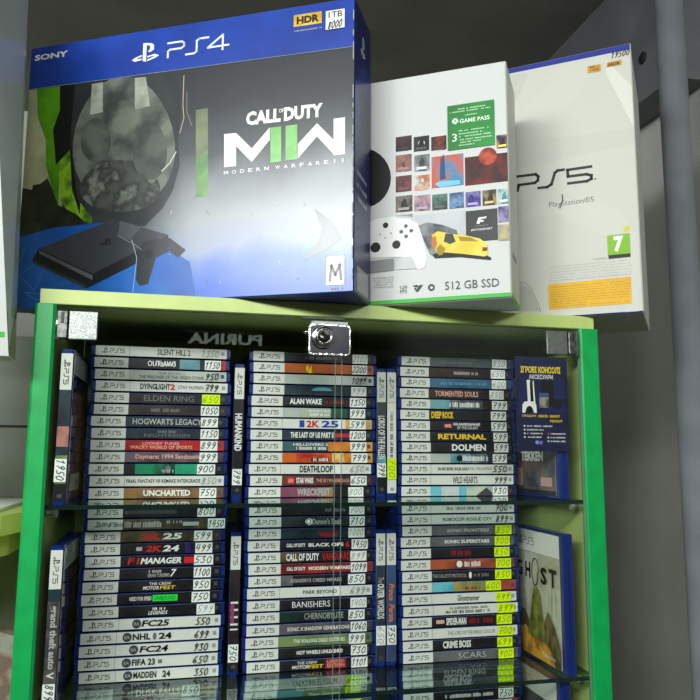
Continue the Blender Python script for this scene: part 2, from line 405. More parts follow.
# each row: (colour words, background, [title ops in picture x], price, style, x0, x1)
ROWS = {
 ('left', 1): [
  ('white', G, ['SILENT HILL 2|158|191|k|B'], '1350', 'f0', 202, 220),
  ('black and teal', [(None, D1), (181, TEA), (201, D1), (222, RED)], ['~|150|177|w|^s', 'OUTLAWS|149|177|w|B'], '1150', 's', 206, 222),
  ('pale grey', PAL, ['THE SMURFS 2|159|185|d|^', 'THE PRISONER OF THE GREEN STONE|139|204|d|_B'], '950', 'p', 205, 220),
  ('white red lettered', G, ['DYING|139|155|k|X', 'LIGHT|155|169|k|X', '2|169|174|r|X', 'STAY HUMAN|177|202|k|s'], '799', 'p', 203, 218),
  ('charcoal', D1, ['ELDEN RING|143|193|n|'], '650', 'y', 201, 219),
  ('brown black', D3, ['~|150|178|n|s'], '1050', 's', 200, 218),
  ('black', D2, ['HOGWARTS LEGACY|134|203|s|B'], '899', 's', 202, 219),
  ('dark slate', D2, ['~|158|176|n|^', 'NIGHTREIGN|145|190|n|_'], '1150', 's', 201, 219),
  ('red', RED, ['LOONEY TUNES|143|180|p|^B', 'WACKY WORLD OF SPORTS|131|193|p|_B'], '899', 's', 201, 218),
  ('dark plum', am((60, 44, 58), (110, 92, 100), 30), ['Daymare: 1994 Sandcastle|136|201|p|B'], '999', 's', 200, 218),
  ('emerald', [(None, D1), (136, GRN), (176, am((30, 140, 100), (40, 170, 120), 20)), (216, D1)], ['*|166|172|n|', '~|163|175|s|_'], '900', 's', 198, 216),
  ('white small lettered', G, ["FINAL FANTASY VII REMAKE INTERGRADE|126|200|k|sB"], '850', 'f0', 201, 217),
  ('brown', BRN, ['UNCHARTED|143|190|w|X'], '750', 's', 199, 216)],
 ('left', 2): [
  ('black', D1, ['~|120|168|n|s', '#|128|176|d|s'], '800', 's', 197, 215),
  ('brown grey', OLV, ['~|98|122|n|s', '~|124|160|s|', '~|166|180|s|^', '#|182|198|s|s'], '1450', 's', 207, 224),
  ('olive black', OLV, ['2K|143|163|r|Xi', '25|164|183|w|Xi'], '599', 's', 195, 213),
  ('black red lettered', [(None, D1), (186, am((50, 30, 110), (20, 20, 40), 60)), (196, D1)], ['#|137|143|s|s', '2K|147|163|r|Xi', '24|164|180|w|Xi'], '499', 's', 196, 213),
  ('black', D1, ['F1|128|139|r|Bi', 'MANAGER|141|182|w|Xi', '#|184|194|r|'], '530', 's', 194, 213),
  ('black', D1, ['GRAN TURISMO|148|170|s|_B', '~|149|162|s|^', '7|171|176|w|BLi'], '1100', 's', 194, 211),
  ('black yellow lettered', D1, ['THE CREW|150|172|w|^', 'MOTOR|144|160|w|_Bi', 'FEST|161|176|y|_Bi'], '950', 's', 194, 211),
  ('black green lettered', D1, ['NEED FOR SPEED|131|153|w|sB', '#|154|179|g|', 'UNBOUND|156|177|k|s'], '750', 's', 193, 211),
  ('dark grey', D1, ['~|152|164|w|^', 'LEGENDS|148|167|w|_Bi'], '599', 'f', 196, 214),
  ('white', G, ['@|131|140|d|', 'FC25|141|168|k|Xi'], '550', 'p', 194, 210),
  ('white', G, ['@|123|132|d|', 'NHL|133|151|k|X', '*|153|157|n|', '24|159|172|k|X'], '699', 'p', 194, 210),
  ('white', G, ['@|130|139|d|', 'FC24|141|169|k|Xi'], '930', 'p', 194, 210),
  ('white', G, ['@|123|132|d|', 'FIFA 23|133|156|k|X', '#|159|163|n|s'], '650', 'p', 193, 210),
  ('white', G, ['@|123|132|d|', 'MADDEN|133|156|k|X', '24|162|170|k|X'], '350', 'p', 193, 209)],
 ('left', 3): [
  ('rust brown', [(None, am((120, 50, 34), (60, 46, 40), 26)), (160, am((170, 130, 90), (120, 100, 90), 26))], ['AS|128|134|w|s', 'DUSK FALLS|137|181|w|B'], '850', 's', 183, 201),
  ('grey', GRY, ['~|135|165|w|B'], '700', 's', 183, 201), ('black', D1, [], '650', 's', 183, 201), ('white', G, [], '900', 'p', 183, 201)],
 ('middle', 1): [
  ('black', D1, ['~|305|340|n|s'], '2100', 'f', 352, 367),
  ('burnt orange', ORG, ['*|305|308|y|', 'A|307|311|y|'], '2200', 's', 351, 366),
  ('pale grey', PAL, ['~|318|326|s|s'], '1099', 'p', 350, 366),
  ('navy', D2, ['*|311|331|t|', '#|311|331|k|_'], '999', 'f', 350, 365),
  ('black', D1, ['ALAN WAKE|290|322|w|X', '~|326|348|m|s'], '1350', 's', 350, 366),
  ('pale green', [(None, PAL), (300, am((130, 150, 130), (170, 180, 160), 20)), (331, am((30, 70, 58), (50, 90, 70), 20)), (347, D2)], ['AVATAR|308|331|w|^B', '~|310|330|w|_'], '999', 's', 350, 365),
  ('white and yellow', [(None, None), (346, am((200, 150, 60), (220, 180, 110), 30))], ['#|300|305|b|L', '2K|307|320|r|XL', '25|322|339|b|XL'], '599', 's', 350, 366),
  ('navy', D2, ['THE LAST OF US PART II|291|334|w|X', '#|336|350|r|s'], '1200', 's', 350, 366),
  ('teal and gold', [(None, am((28, 60, 76), (60, 96, 100), 30)), (328, YEL)], ['HELLDIVERS 2|293|328|w|^B', '~|296|326|w|_'], '999', 's', 350, 366),
  ('bright orange', [(None, YEL), (296, am((206, 90, 30), (180, 50, 30), 40)), (332, am((220, 190, 120), (160, 60, 30), 60)), (345, YEL)], ['DRAGON BALL|302|326|m|^B', '#|311|329|k|_', '~|313|328|w|_'], '799', 's', 351, 367),
  ('white', G, ["DEATHLOOP|301|334|k|XL"], '650', 'f0', 351, 366),
  ('dark red', am((60, 30, 30), (110, 60, 44), 40), ['#|287|294|r|L', 'LEGO|288|293|w|s', 'STAR WARS|296|313|w|X', 'THE SKYWALKER SAGA|316|349|p|s'], '650', 's', 350, 366),
  ('purple', [(None, PUR), (318, am((150, 120, 90), (120, 90, 80), 20)), (334, D1)], ['WRECKFEST|298|331|s|XL'], '800', 'f', 349, 364)],
 ('middle', 2): [
  ('black', D1, ['~|325|345|n|s'], '700', 'f', 349, 364),
  ('black', am((20, 24, 28), (50, 56, 58), 30), ['*|305|312|w|', "D|306|311|k|", "Demon's Souls|312|341|s|B"], '710', 's', 349, 364),
  ('dark teal', D2, ['~|319|337|m|s', '#|320|336|m|_'], '1000', 'f', 348, 364),
  ('black', D1, ['CALL OF DUTY|287|306|w|sX', 'BLACK OPS|309|344|w|sX', '6|346|350|r|X'], '1450', 's', 352, 368),
  ('olive and black', [(None, OLV), (300, D1)], ['CALL OF DUTY|286|319|w|XL', 'VANGUARD|322|350|r|L'], '899', 'f', 350, 366),
  ('orange red', REO, ['CALL OF DUTY|286|305|w|sX', 'MODERN WARFARE|308|350|w|sX'], '1099', 's', 350, 366),
  ('grey black', [(None, GRY), (292, D1)], ["ASSASSIN'S CREED MIRAGE|289|341|s|sB"], '850', 's', 347, 364),
  ('white', G, ['PARK BEYOND|303|337|k|sB'], '699', 'f0', 350, 366),
  ('black', D1, ['BANISHERS|292|330|w|'], '1400', 'f', 350, 366),
  ('dark green', am((16, 26, 26), (26, 50, 44), 30), ['CHERNOBYLITE|304|343|s|'], '850', 's', 348, 364),
  ('grey', am((50, 52, 58), (90, 86, 92), 30), ['SONIC X SHADOW GENERATIONS|287|349|w|sB'], '1060', 's', 350, 366),
  ('olive green', GGN, ['THE WALKING DEAD: DESTINIES|294|345|w|sB'], '999', 's', 349, 365),
  ('black', D1, ['HOT WHEELS UNLEASHED|297|343|w|sX'], '730', 's', 351, 367),
  ('black yellow lettered', D1, ['THE CREW|296|316|w|^', 'MOTOR|291|308|w|_Bi', 'FEST|308|322|y|_Bi', '#|324|345|m|F', 'LIMITED|326|343|p|^', 'EDITION|326|343|p|_'], '1101', 's', 350, 366)],
 ('middle', 3): [
  ('pale green', PAL, ['VALKYRIE ELYSIUM|292|337|k|'], '650', 'y', 346, 361),
  ('blue green', [(None, am((50, 110, 110), (90, 150, 160), 26)), (305, GGN)], ['~|283|302|t|', 'Master Detective|310|340|w|s'], '700', 'y', 346, 361),
  ('green', GGN, [], '650', 'y', 346, 361), ('black', D1, [], '700', 's', 346, 361)],
 ('right', 1): [
  ('slate', am((60, 80, 84), (84, 96, 96), 30), ['~|440|470|n|s', '#|505|505.6|w|F'], '850', 'f', 491, 505),
  ('black', D3, ['~|453|478|s|s'], '650', 'f', 491, 505),
  ('blue', BLU, ['~|440|485|t|s'], '600', 'f', 491, 505),
  ('dark brown', D3, ['TORMENTED SOULS|436|479|p|B'], '850', 'f', 490, 504),
  ('teal', [(None, TEA), (449, am((50, 60, 66), (90, 100, 100), 40)), (482, D3)], ['~|449|478|w|B'], '799', 's', 491, 506),
  ('black yellow lettered', D1, ['DEEP|432|442|y|XL', 'ROCK|443|454|y|XL'], '799', 's', 491, 506),
  ('black', D1, ['#|444|452|r|s', 'MARVEL|445|451|w|s', 'GUARDIANS|453|480|w|^X', 'OF THE GALAXY|457|478|w|_'], '599', 's', 491, 506),
  ('black yellow lettered', D1, ['RETURNAL|438|486|y|X'], '599', 's', 493, 507),
  ('black', D1, ['DOLMEN|451|485|w|XL'], '599', 's', 493, 507),
  ('pale teal', [(None, PAL), (450, TEA), (470, am((60, 80, 90), (130, 150, 150), 50)), (487, D2)], ['*|456|462|k|', '~|462|487|w|B'], '599', 's', 492, 506),
  ('white', G, ['SUICIDE SQUAD|437|468|k|sX', 'KILL THE JUSTICE|469|491|k|s'], '550', 'p', 491, 507),
  ('white', G, ['WILD HEARTS|452|477|d|BL'], '999', 'p', 493, 507),
  ('blue and white', [(None, CYN), (441, am((170, 190, 196), (200, 206, 200), 40)), (459, CYN), (466, am((190, 200, 180), (150, 180, 170), 60)), (492, D3)], ['A|476|494|d|'], '930', 's', 492, 507)],
 ('right', 2): [
  ('white', G, ['~|445|480|n|s'], '700', 'p', 494, 508),
  ('white', G, ['ROBOCOP: ROGUE CITY|442|491|k|sB'], '899', 'p', 494, 508),
  ('dark grey', GRY, ['SONIC FRONTIERS|446|488|s|sX'], '850', 'y', 494, 510),
  ('dark grey', GRY, ['SONIC SUPERSTARS|445|490|w|sX'], '900', 'y', 495, 510),
  ('charcoal', D1, ['~|451|470|m|'], '850', 'y', 494, 509),
  ('rust orange', am((96, 50, 34), (170, 84, 50), 26, mid=(130, 64, 40)), ['*|457|463|w|', '~|465|481|w|B'], '700', 'y', 496, 511),
  ('black', D1, ['THE CALLISTO PROTOCOL|432|466|s|s', '*|468|471|w|', '~|473|488|n|s'], '850', 'y', 494, 510),
  ('cyan and red', [(None, CYN), (453, am((120, 130, 80), (170, 150, 80), 40)), (499, am((150, 60, 50), (180, 90, 70), 30))], ['~|462|480|m|_'], '600', 'y', 485, 500),
  ('white', G, ['Ghostrunner|457|479|k|B'], '499', 'y', 495, 510),
  ('white', G, ['~|448|486|n|^', '~|444|488|d|_'], '899', 'y', 496, 512),
  ('black red scripted', D1, ['#|436|444|p|s', 'SPIDER-MAN|446|466|w|XL', '~|469|479|m|i', '~|483|493|m|i'], '850', 'y', 496, 511),
  ('white', G, ['THE LORD OF THE RINGS: GOLLUM|447|494|d|s'], '700', 'y', 497, 512),
  ('black', D1, ['CRIME BOSS|442|470|w|XL'], '699', 'y', 496, 511),
  ('dark grey', GRY, ['SCARS|457|485|s|'], '900', 'y', 497, 512)],
 ('right', 3): [
  ('dark grey', D1, ['ELDEN RING|444|485|s|B'], '700', 'y', 497, 512),
  ('charcoal', GRY, ['~|444|472|s|'], '650', 'y', 497, 512),
  ('black', D1, ['~|444|492|w|s'], '750', 's', 497, 512),
  ('red', RED, [], '700', 's', 497, 512)],
}
LEFT = {'left': .0542, 'middle': .2582, 'right': .4696}
SHN = {1: 'upper', 2: 'middle', 3: 'bottom'}
fillers = [('black', D1, [], '700', 's'), ('white', G, [], '900', 'p'), ('charcoal', GRY, [], '650', 's'), ('dark slate', D2, [], '800', 's'),
    ('brown', BRN, [], '750', 's'), ('white', G, [], '550', 'p'), ('black', D1, [], '999', 's'), ('olive', OLV, [], '600', 's')]
for cn, xx in (('left', (183, 201)), ('middle', (346, 361)), ('right', (497, 512))): ROWS[cn, 3] = ROWS[cn, 3][:4]+[f+xx for f in fillers]
for (colname, sh), rows in ROWS.items():
    base = {1: S1, 2: S2, 3: S3}[sh]; n = len(rows)
    pitch = {1: PITCH, 2: .01536, 3: .0153}[sh]
    for i, (cw, bg, ops, price, st, x0, x1) in enumerate(rows):
        z = base+(n-1-i)*pitch+.0001
        X = LEFT[colname]-SU; jx = random.uniform(-.0018, .0018); jy = random.uniform(-.0015, .0015)
        if colname == 'left' and sh == 2 and i == 1: jx = .001
        zc = z+CT/2
        yr = project((X+.08, .1, zc))[1]
        def u_of(x, zc=zc, X=X):
            # picture x on this spine -> distance along the sleeve
            y = project((X+.08, .1, zc))[1]
            for _ in range(3):
                p = onY(x, y, .1); y += project((p.x, .1, zc))[1]-project((p.x, .1, p.z))[1]
            return p.x-X-SU
        o_i = 'bottom' if i == n-1 else ORD[i]
        pos = {'topmost': 'topmost', 'bottom': 'lowest'}.get(o_i, o_i+' from top')
        lab = '%s spined game case %s in %s stack on %s shelf' % (cw, pos, colname, SHN[sh])
        o = thing('game_case', lab, 'game case', (X+jx, .1+jy, z), group='game cases stacked flat on the %s shelf' % SHN[sh])
        shell(o); sleeve(o, bg, ops, u_of)
        stl = {'f0': 'p'}.get(st, st)
        if st == 'f0':
            s = Sheet(frame((SU, -.0018, (CT-SH)/2), (1, 0, 0), (0, 0, 1)), 4e-5)
            s.hand(price, u_of(x0), u_of(x1), .0022, .0106, cm((120, 128, 130)), .0007); s.build('written_price', o)
        else: sticker(o, price, stl, u_of(x0), u_of(x1))

# upright cases: the thing turned so its length runs down
def upright(xl, Y, zb, label, bg, ops, price, st, pv, grp='game cases standing upright between the stacks', cover=None, tilt=0):
    o = thing('game_case', label, 'game case', (xl, Y, zb+CL+.0002), (0, math.pi/2, 0), group=grp)
    if tilt: o.rotation_euler = Matrix.Rotation(tilt, 3, 'Z') @ Matrix.Rotation(math.pi/2, 3, 'Y') and (Matrix.Rotation(tilt, 3, 'Z') @ Matrix.Rotation(math.pi/2, 3, 'Y')).to_euler()
    shell(o); sleeve(o, bg, ops, lambda v: v)
    if price: sticker(o, price, st, *pv)
    if cover:
        s = Sheet(frame((0, 0, CT+.0001), (0, 1, 0), (-1, 0, 0)))      # right-hand cover: u = depth, v = up
        s.box((.004, .004, CT), (CL-.004, CD-.012, CT+.0002), pale); s.n = 3
        cover(s); s.build('cover_sleeve', o)
    return o
H = CL
def coverA(s):
    s.rect(.004, .13, -.175, -.05, am((120, 84, 70), (40, 44, 66), 30, rough=.05, mid=(150, 110, 84))); s.rect(.004, .13, -.05, -.028, am((20, 26, 40), (30, 40, 60), 30, rough=.05))
    s.rect(.004, .13, -.027, -.004, am((200, 204, 196), (190, 194, 186), 30, rough=.05))
    s.rect(.02, .1, -.165, -.145, am((170, 170, 150), (90, 110, 80), 60))
def coverB(s):
    s.rect(.004, .13, -.175, -.028, am((40, 40, 50), (90, 70, 60), 30, rough=.05)); s.rect(.004, .13, -.027, -.004, am((200, 204, 196), (190, 194, 186), 30, rough=.05))
glossy = pm('clear_sleeve_gloss', (60, 66, 84), .05)
upright(.0262, .003, S1, 'upright game case with pink figured spine and 1950 price, left of the upper stacks',
        [(None, D2), (.085, PNK), (.108, D2), (.118, GGN), (.150, D1)], [], '1950', 's', (.122, .148), cover=coverA)
upright(.0275, .003, S2, 'upright game case with grey outlined title spine, left of the middle shelf stacks',
        [(None, D2), (.056, am((60, 56, 54), (90, 86, 80), 60))], ['grand theft auto|.060|.128|s|XL', 'V|.131|.138|w|B'], '899', 's', (.143, .162), cover=coverB)
upright(.2335, .100, S1, 'upright black spined case priced 799, between left and middle stacks, upper shelf', D1, ['HUMANKIND|.062|.112|w|XL'], '799', 's', (.136, .157))
upright(.2345, .100, S2, 'upright dark brown spined case priced 750, between left and middle stacks, middle shelf',
        am((30, 24, 26), (48, 38, 38), 30), ['#|.083|.0855|w|L', '#|.092|.0945|w|L', '#|.101|.1035|w|L', '#|.110|.1125|w|L', '#|.1165|.1185|w|L', '#|.085|.110|v|_'], '750', 's', (.136, .158))
upright(.4330, .100, S1, 'upright dark spined case with teal patch and 799 price, upper shelf, left of pair',
        [(None, am((40, 46, 46), (60, 66, 66), 30)), (.118, TEA), (.134, D1)], ['LORDS OF THE FALLEN|.062|.122|w|BL'], '799', 's', (.128, .147))
upright(.4480, .100, S1, 'upright white spined case with fluorescent price label, upper shelf, right of pair', None, ['~|.054|.082|n|s', '~|.086|.125|d|s'], '700', 'y', (.121, .150))
upright(.4320, .100, S2, 'upright black spined case with white title, middle shelf, left of pair', am((36, 44, 56), (48, 56, 66), 30),
        ['The|.058|.066|s|', 'OUTER|.067|.086|w|XL', 'WORLDS|.088|.113|w|BL'], '650', 'f', (.122, .147))
upright(.4472, .100, S2, 'upright blue spined case with gold script and 750 price, middle shelf, right of pair', am((44, 66, 104), (58, 82, 120), 30),
        ['Prince|.068|.090|o|Bi', 'Persia|.095|.118|o|Bi'], '750', 's', (.122, .147))

# the two cases on the right that show their covers and the one below
def standing(loc, label, art, rotz=0):
    o = thing('game_case', label, 'game case', loc, (0, 0, rotz), group='game cases standing against the right wall')
    b = MB(); b.box((0, 0, 0), (.0150, CD, CL), BLUEP, .0016)
    b.box((.0066, -.0005, .01), (.0078, .003, CL-.01), pm('case_seam', (8, 18, 70), .4))
    for z in (.03, .15): b.box((.004, -.0006, z), (.011, .0004, z+.008), BLUEP, .0003)
    b.build('case_shell', o)
    s = Sheet(frame((-.0002, CD, 0), (0, -1, 0), (0, 0, 1)))           # u from far edge to near edge, v up
    s.box((-.0002, .010, .004), (.0001, CD-.003, CL-.004), pale)
    art(s); s.build('cover_sleeve', o); return o
U0, U1 = .003, CD-.010
def art_ghost(s):
    s.rect(U0, U1, .004, CL-.004, am((196, 198, 178), (172, 172, 150), 26, rough=.25))
    s.rect(U0, U1, CL-.034, CL-.004, wht); s.symbol(.012, .026, CL-.026, CL-.013, ink); s.wordmark('PS5', .029, .062, CL-.024, CL-.014, ink, .0009)
    s.rect(U0, U1, CL-.0345, CL-.0338, grey)
    # brush-ring between the capitals
    s.text('G', .006, .024, .108, .130, black, 2); s.text('H', .033, .049, .108, .130, black, 2)
    for k in range(28):
        a = 2*math.pi*k/28; b2 = 2*math.pi*(k+1)/28
        s.line([(.064+.0095*math.cos(a), .119+.0185*math.sin(a)), (.064+.0095*math.cos(b2), .119+.0185*math.sin(b2))], .0016, black)
    s.text('S', .082, .099, .106, .129, black, 2); s.text('T', .106, .126, .106, .130, black, 2)
    # plain autumn hillside with a tall dark mound
    moss = am((132, 136, 52), (84, 88, 36), 50); gold = am((214, 160, 40), (150, 100, 40), 50); bark = am((120, 100, 66), (66, 58, 40), 60)
    s.poly([(U0, .004), (U1, .004), (U1, .030), (.118, .055), (.100, .072), (.086, .050), (.05, .046), (.03, .064), (.02, .060), (U0, .05)], bark)
    s.poly([(U0, .004), (.118, .004), (.110, .020), (.088, .034), (.06, .028), (.034, .042), (U0, .03)], gold)
    s.poly([(.040, .030), (.092, .028), (.090, .048), (.082, .070), (.080, .088), (.072, .100), (.062, .098), (.056, .084), (.052, .066), (.046, .050)], moss)
    s.rect(.006, .018, .030, .044, cm((200, 120, 110)))
    r = random.Random(3)
    for k in range(26):
        x = r.uniform(.008, .128); h = r.uniform(.006, .03); z = r.uniform(.05, .085)
        if .04 < x < .09: continue
        s.line([(x, z), (x+r.uniform(-.001, .001), z+h)], .0007, cm((110, 112, 98)))
    s.text('PlayStation', .085, .120, .010, .018, wht)
def art_fight(s):
    s.rect(U0, U1, .004, CL-.004, am((70, 66, 66), (120, 100, 92), 34, rough=.25, mid=(92, 96, 104)))
    s.rect(U0, U1, CL-.034, CL-.004, wht); s.wordmark('PS5', .029, .062, CL-.024, CL-.014, ink, .0009)
    s.text('TEKKEN', .030, .098, .050, .064, wht, 3)
    s.rect(.012, .034, .014, .040, cm((196, 150, 130))); s.rect(.090, .122, .016, .028, cm((196, 160, 150)))
    s.rect(U0, U1, .004, .010, D2)
def art_low(s):
    s.rect(U0, U1, .004, CL-.004, GRY); s.rect(U0, U1, CL-.034, CL-.004, wht); s.wordmark('PS5', .029, .062, CL-.024, CL-.014, ink, .0009)
standing((.6615, .004, S2+.0002), 'blue game case with sand coloured cover, turned sideways by right wall, middle shelf', art_ghost)
standing((.6615, .006, S1+.0002), 'blue game case with grey brown cover behind the advertising card', art_fight)
standing((.6600, .020, S3+.0002), 'blue game case at right end of the bottom shelf', art_low)
# advertising card inside the glass
ad = thing('advertising_card', 'dark blue yellow lettered advertising card behind the right glass door', 'card', (.5985, .0012, -.1855))
cw_, ch_ = .0765, .1265
s = Sheet(frame((0, 0, 0), (1, 0, 0), (0, 0, 1)), 2e-5)
s.box((0, .0001, 0), (cw_, .0006, ch_), cm((20, 22, 60), .5))
nav = am((14, 16, 48), (20, 26, 70), 18, rough=.5); s.rect(0, cw_, 0, ch_, nav)
s.rect(.004, cw_-.004, .052, .100, am((18, 26, 84), (12, 14, 50), 24, rough=.5))
yl = cm((236, 204, 40), .5)
s.text('ІГРОВІ КОНСОЛІ', .008, .0665, .1045, .1135, yl, 2); s.text('АКСЕСУАРИ', .020, .055, .0965, .1025, wht, 1)
s.poly([(.0175, .064), (.0225, .064), (.0215, .095), (.0165, .095)], wht); s.poly([(.0215, .066), (.0265, .066), (.0255, .092), (.0208, .092)], black)
s.poly([(.0262, .062), (.0285, .062), (.0265, .0955), (.0250, .092)], wht)
s.poly([(.009, .051), (.013, .051), (.015, .057), (.024, .057), (.026, .051), (.030, .051), (.0295, .062), (.026, .066), (.013, .066), (.0095, .062)], wht); s.disc(.0195, .0555, .0045, black)
s.rect(.037, .056, .060, .094, cm((8, 8, 14), .5)); s.rect(.056, .074, .064, .070, cm((8, 8, 16), .5)); s.rect(.034, .048, .058, .077, am((150, 140, 120), (60, 70, 60), 90, rough=.5)); s.rect(.034, .048, .072, .078, cm((60, 80, 120), .5))
s.disc(.061, .060, .006, cm((14, 14, 22), .5), ry=.004)
s.text('ПРОДАЖ', .009, .029, .0450, .0485, yl, 1); s.text('ОБМІН', .032, .046, .0450, .0485, yl, 1); s.text('ВИКУП', .049, .063, .0450, .0485, yl, 1); s.text('РЕМОНТ', .049, .067, .0385, .0420, yl, 1)
for i, (a, w) in enumerate(((.015, .036), (.015, .024), (.015, .022), (.015, .020))):
    z = .0335-.0049*i; s.disc(.0115, z, .0012, wht); s.bars(a, a+w, z-.001, z+.001, wht, i+5, .0009)
for i in range(3):
    z = .0235-.0050*i; s.disc(.0455, z, .0012, cm((200, 60, 60) if i == 0 else (220, 220, 220), .5)); s.bars(.049, .070, z-.001, z+.001, wht, i+15, .0009)
s.disc(.0290, .0120, .0026, cm((120, 140, 220), .5)); s.disc(.0345, .0115, .0026, cm((110, 100, 190), .5))
s.build('card', ad)

# ------------------------------------------------------------------ console cartons on the cabinet
def carton(name, label, x, y, a, w, h, dp, mats, cat='box'):
    """origin = front bottom right corner; local x to the left is negative"""
    o = thing(name, label, cat, (x, y, .0002), (0, 0, a))
    mf, mr, mt, mb_ = mats
    b = MB(); bv = .0016
    b.box((-w, 0, 0), (0, dp, h), mf, bv)
    # recolour faces by direction
    mi = {k: b.mi(m) for k, m in zip('frtb', (mf, mr, mt, mb_))}
    for k, f in enumerate(b.f):
        p = [Vector(b.v[i]) for i in f]; n = (p[1]-p[0]).cross(p[2]-p[0])
        if n.length < 1e-12: continue
        n.normalize()
        if abs(n.x) > .6: b.m[k] = mi['r']
        elif n.z > .6: b.m[k] = mi['t']
        elif n.z < -.6: b.m[k] = mi['b']
    R = Matrix.Rotation(a, 3, 'Z'); P0 = Vector((x, y, .0002)); nf = R @ Vector((0, -1, 0)); nr = R @ Vector((1, 0, 0))
    def uvf(px_, py_):
        q = R.transposed() @ (hit(px_, py_, P0, nf)-P0); return (max(-w+.0012, min(-.0012, q.x)), max(.0012, min(h-.0012, q.z)))
    def uvr(px_, py_):
        q = R.transposed() @ (hit(px_, py_, P0, nr)-P0); return (max(.0012, min(dp-.0012, q.y)), max(.0012, min(h-.0012, q.z)))
    sf = Sheet(frame((0, -.0001, 0), (1, 0, 0), (0, 0, 1)), 1.2e-5, uvf)
    sr_ = Sheet(frame((.0001, 0, 0), (0, 1, 0), (0, 0, 1)), 1.2e-5, uvr)
    sf.corner = (w, h, dp)
    return o, b, sf, sr_
def merge(dst, *srcs):
    for s in srcs:
        o = len(dst.v); dst.v += s.v; mp = [dst.mi(m) for m in s.mats]
        dst.f += [[i+o for i in f] for f in s.f]; dst.m += [mp[k] for k in s.m]; dst.sm += s.sm
# --- blue band bundle box
G1 = .3    # print gloss
def c1(rgb): return cm(rgb, G1)
def a1(a, b_, sc, lo=.4, hi=.6, mid=None): return am(a, b_, sc, lo, hi, G1, mid)
blue = a1((24, 62, 158), (20, 52, 140), 14); deep = pm('dark_blue_side', (16, 34, 96), .3, noise=((12, 26, 76), 16))
raw = pm('worn_card', (150, 156, 150), .7)
o, b, s, r_ = carton('console_box', 'large blue banded console box with smoky dark artwork, leftmost on the cabinet top',
    .35869, -.07406, -.48728, .4745, .376, .0835, (a1((36, 40, 46), (58, 62, 68), 10), deep, blue, pm('card_base_blue', (30, 50, 110), .5)))
# backdrop: dark printed smoke above, glare painted in as pale grey below, blue along the foot
sm = bpy.data.materials.new('smoke_glare_artwork'); sm.use_nodes = True; nt = sm.node_tree; Lk = nt.links.new; N = nt.nodes.new
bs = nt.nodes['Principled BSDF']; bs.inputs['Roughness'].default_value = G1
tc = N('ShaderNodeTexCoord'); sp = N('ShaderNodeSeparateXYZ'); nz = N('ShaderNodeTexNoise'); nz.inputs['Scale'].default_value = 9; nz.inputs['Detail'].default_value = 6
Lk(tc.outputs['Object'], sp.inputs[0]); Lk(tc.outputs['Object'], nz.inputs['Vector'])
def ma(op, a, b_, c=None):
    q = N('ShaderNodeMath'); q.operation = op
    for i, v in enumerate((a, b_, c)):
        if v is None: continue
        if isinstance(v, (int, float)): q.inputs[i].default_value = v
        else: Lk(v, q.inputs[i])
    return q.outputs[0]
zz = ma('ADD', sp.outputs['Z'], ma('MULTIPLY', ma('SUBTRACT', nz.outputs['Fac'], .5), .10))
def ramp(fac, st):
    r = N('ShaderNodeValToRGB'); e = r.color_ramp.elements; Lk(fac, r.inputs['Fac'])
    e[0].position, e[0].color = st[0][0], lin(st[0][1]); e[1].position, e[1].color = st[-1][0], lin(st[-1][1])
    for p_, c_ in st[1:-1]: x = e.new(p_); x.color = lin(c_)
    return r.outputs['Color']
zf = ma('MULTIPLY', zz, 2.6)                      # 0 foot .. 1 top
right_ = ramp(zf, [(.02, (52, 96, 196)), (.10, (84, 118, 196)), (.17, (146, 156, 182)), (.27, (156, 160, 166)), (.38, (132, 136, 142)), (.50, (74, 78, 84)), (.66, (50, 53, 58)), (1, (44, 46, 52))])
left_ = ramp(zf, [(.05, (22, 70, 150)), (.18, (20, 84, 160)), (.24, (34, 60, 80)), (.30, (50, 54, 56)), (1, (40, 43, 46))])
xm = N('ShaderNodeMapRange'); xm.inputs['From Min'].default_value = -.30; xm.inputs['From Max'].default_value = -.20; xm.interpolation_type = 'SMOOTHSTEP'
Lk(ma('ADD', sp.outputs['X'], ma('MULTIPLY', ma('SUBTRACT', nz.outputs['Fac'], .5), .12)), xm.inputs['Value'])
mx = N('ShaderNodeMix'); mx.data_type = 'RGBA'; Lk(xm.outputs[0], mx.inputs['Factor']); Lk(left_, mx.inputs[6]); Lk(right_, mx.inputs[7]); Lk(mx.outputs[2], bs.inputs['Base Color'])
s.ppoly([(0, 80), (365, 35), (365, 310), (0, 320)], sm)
s.ppoly([(27, 85), (62, 80), (62, 250), (16, 250)], a1((186, 186, 146), (150, 152, 118), 14))
s.ppoly([(37, 85), (60, 83), (62, 130), (58, 210), (52, 190), (46, 165), (46, 140), (38, 118)], a1((92, 158, 20), (66, 120, 14), 20))
s.ppoly([(58, 150), (72, 150), (74, 190), (92, 212), (92, 225), (70, 214), (60, 200)], a1((130, 180, 30), (60, 90, 20), 40))
s.ppoly([(60, 82), (84, 80), (80, 215), (72, 190), (70, 150), (56, 165), (53, 130), (60, 110)], c1((18, 22, 18)))
s.ppoly([(20, 188), (32, 190), (33, 185), (40, 184), (48, 178), (58, 205), (76, 214), (92, 228), (110, 222), (110, 262), (14, 262)], a1((22, 26, 22), (40, 46, 34), 40))
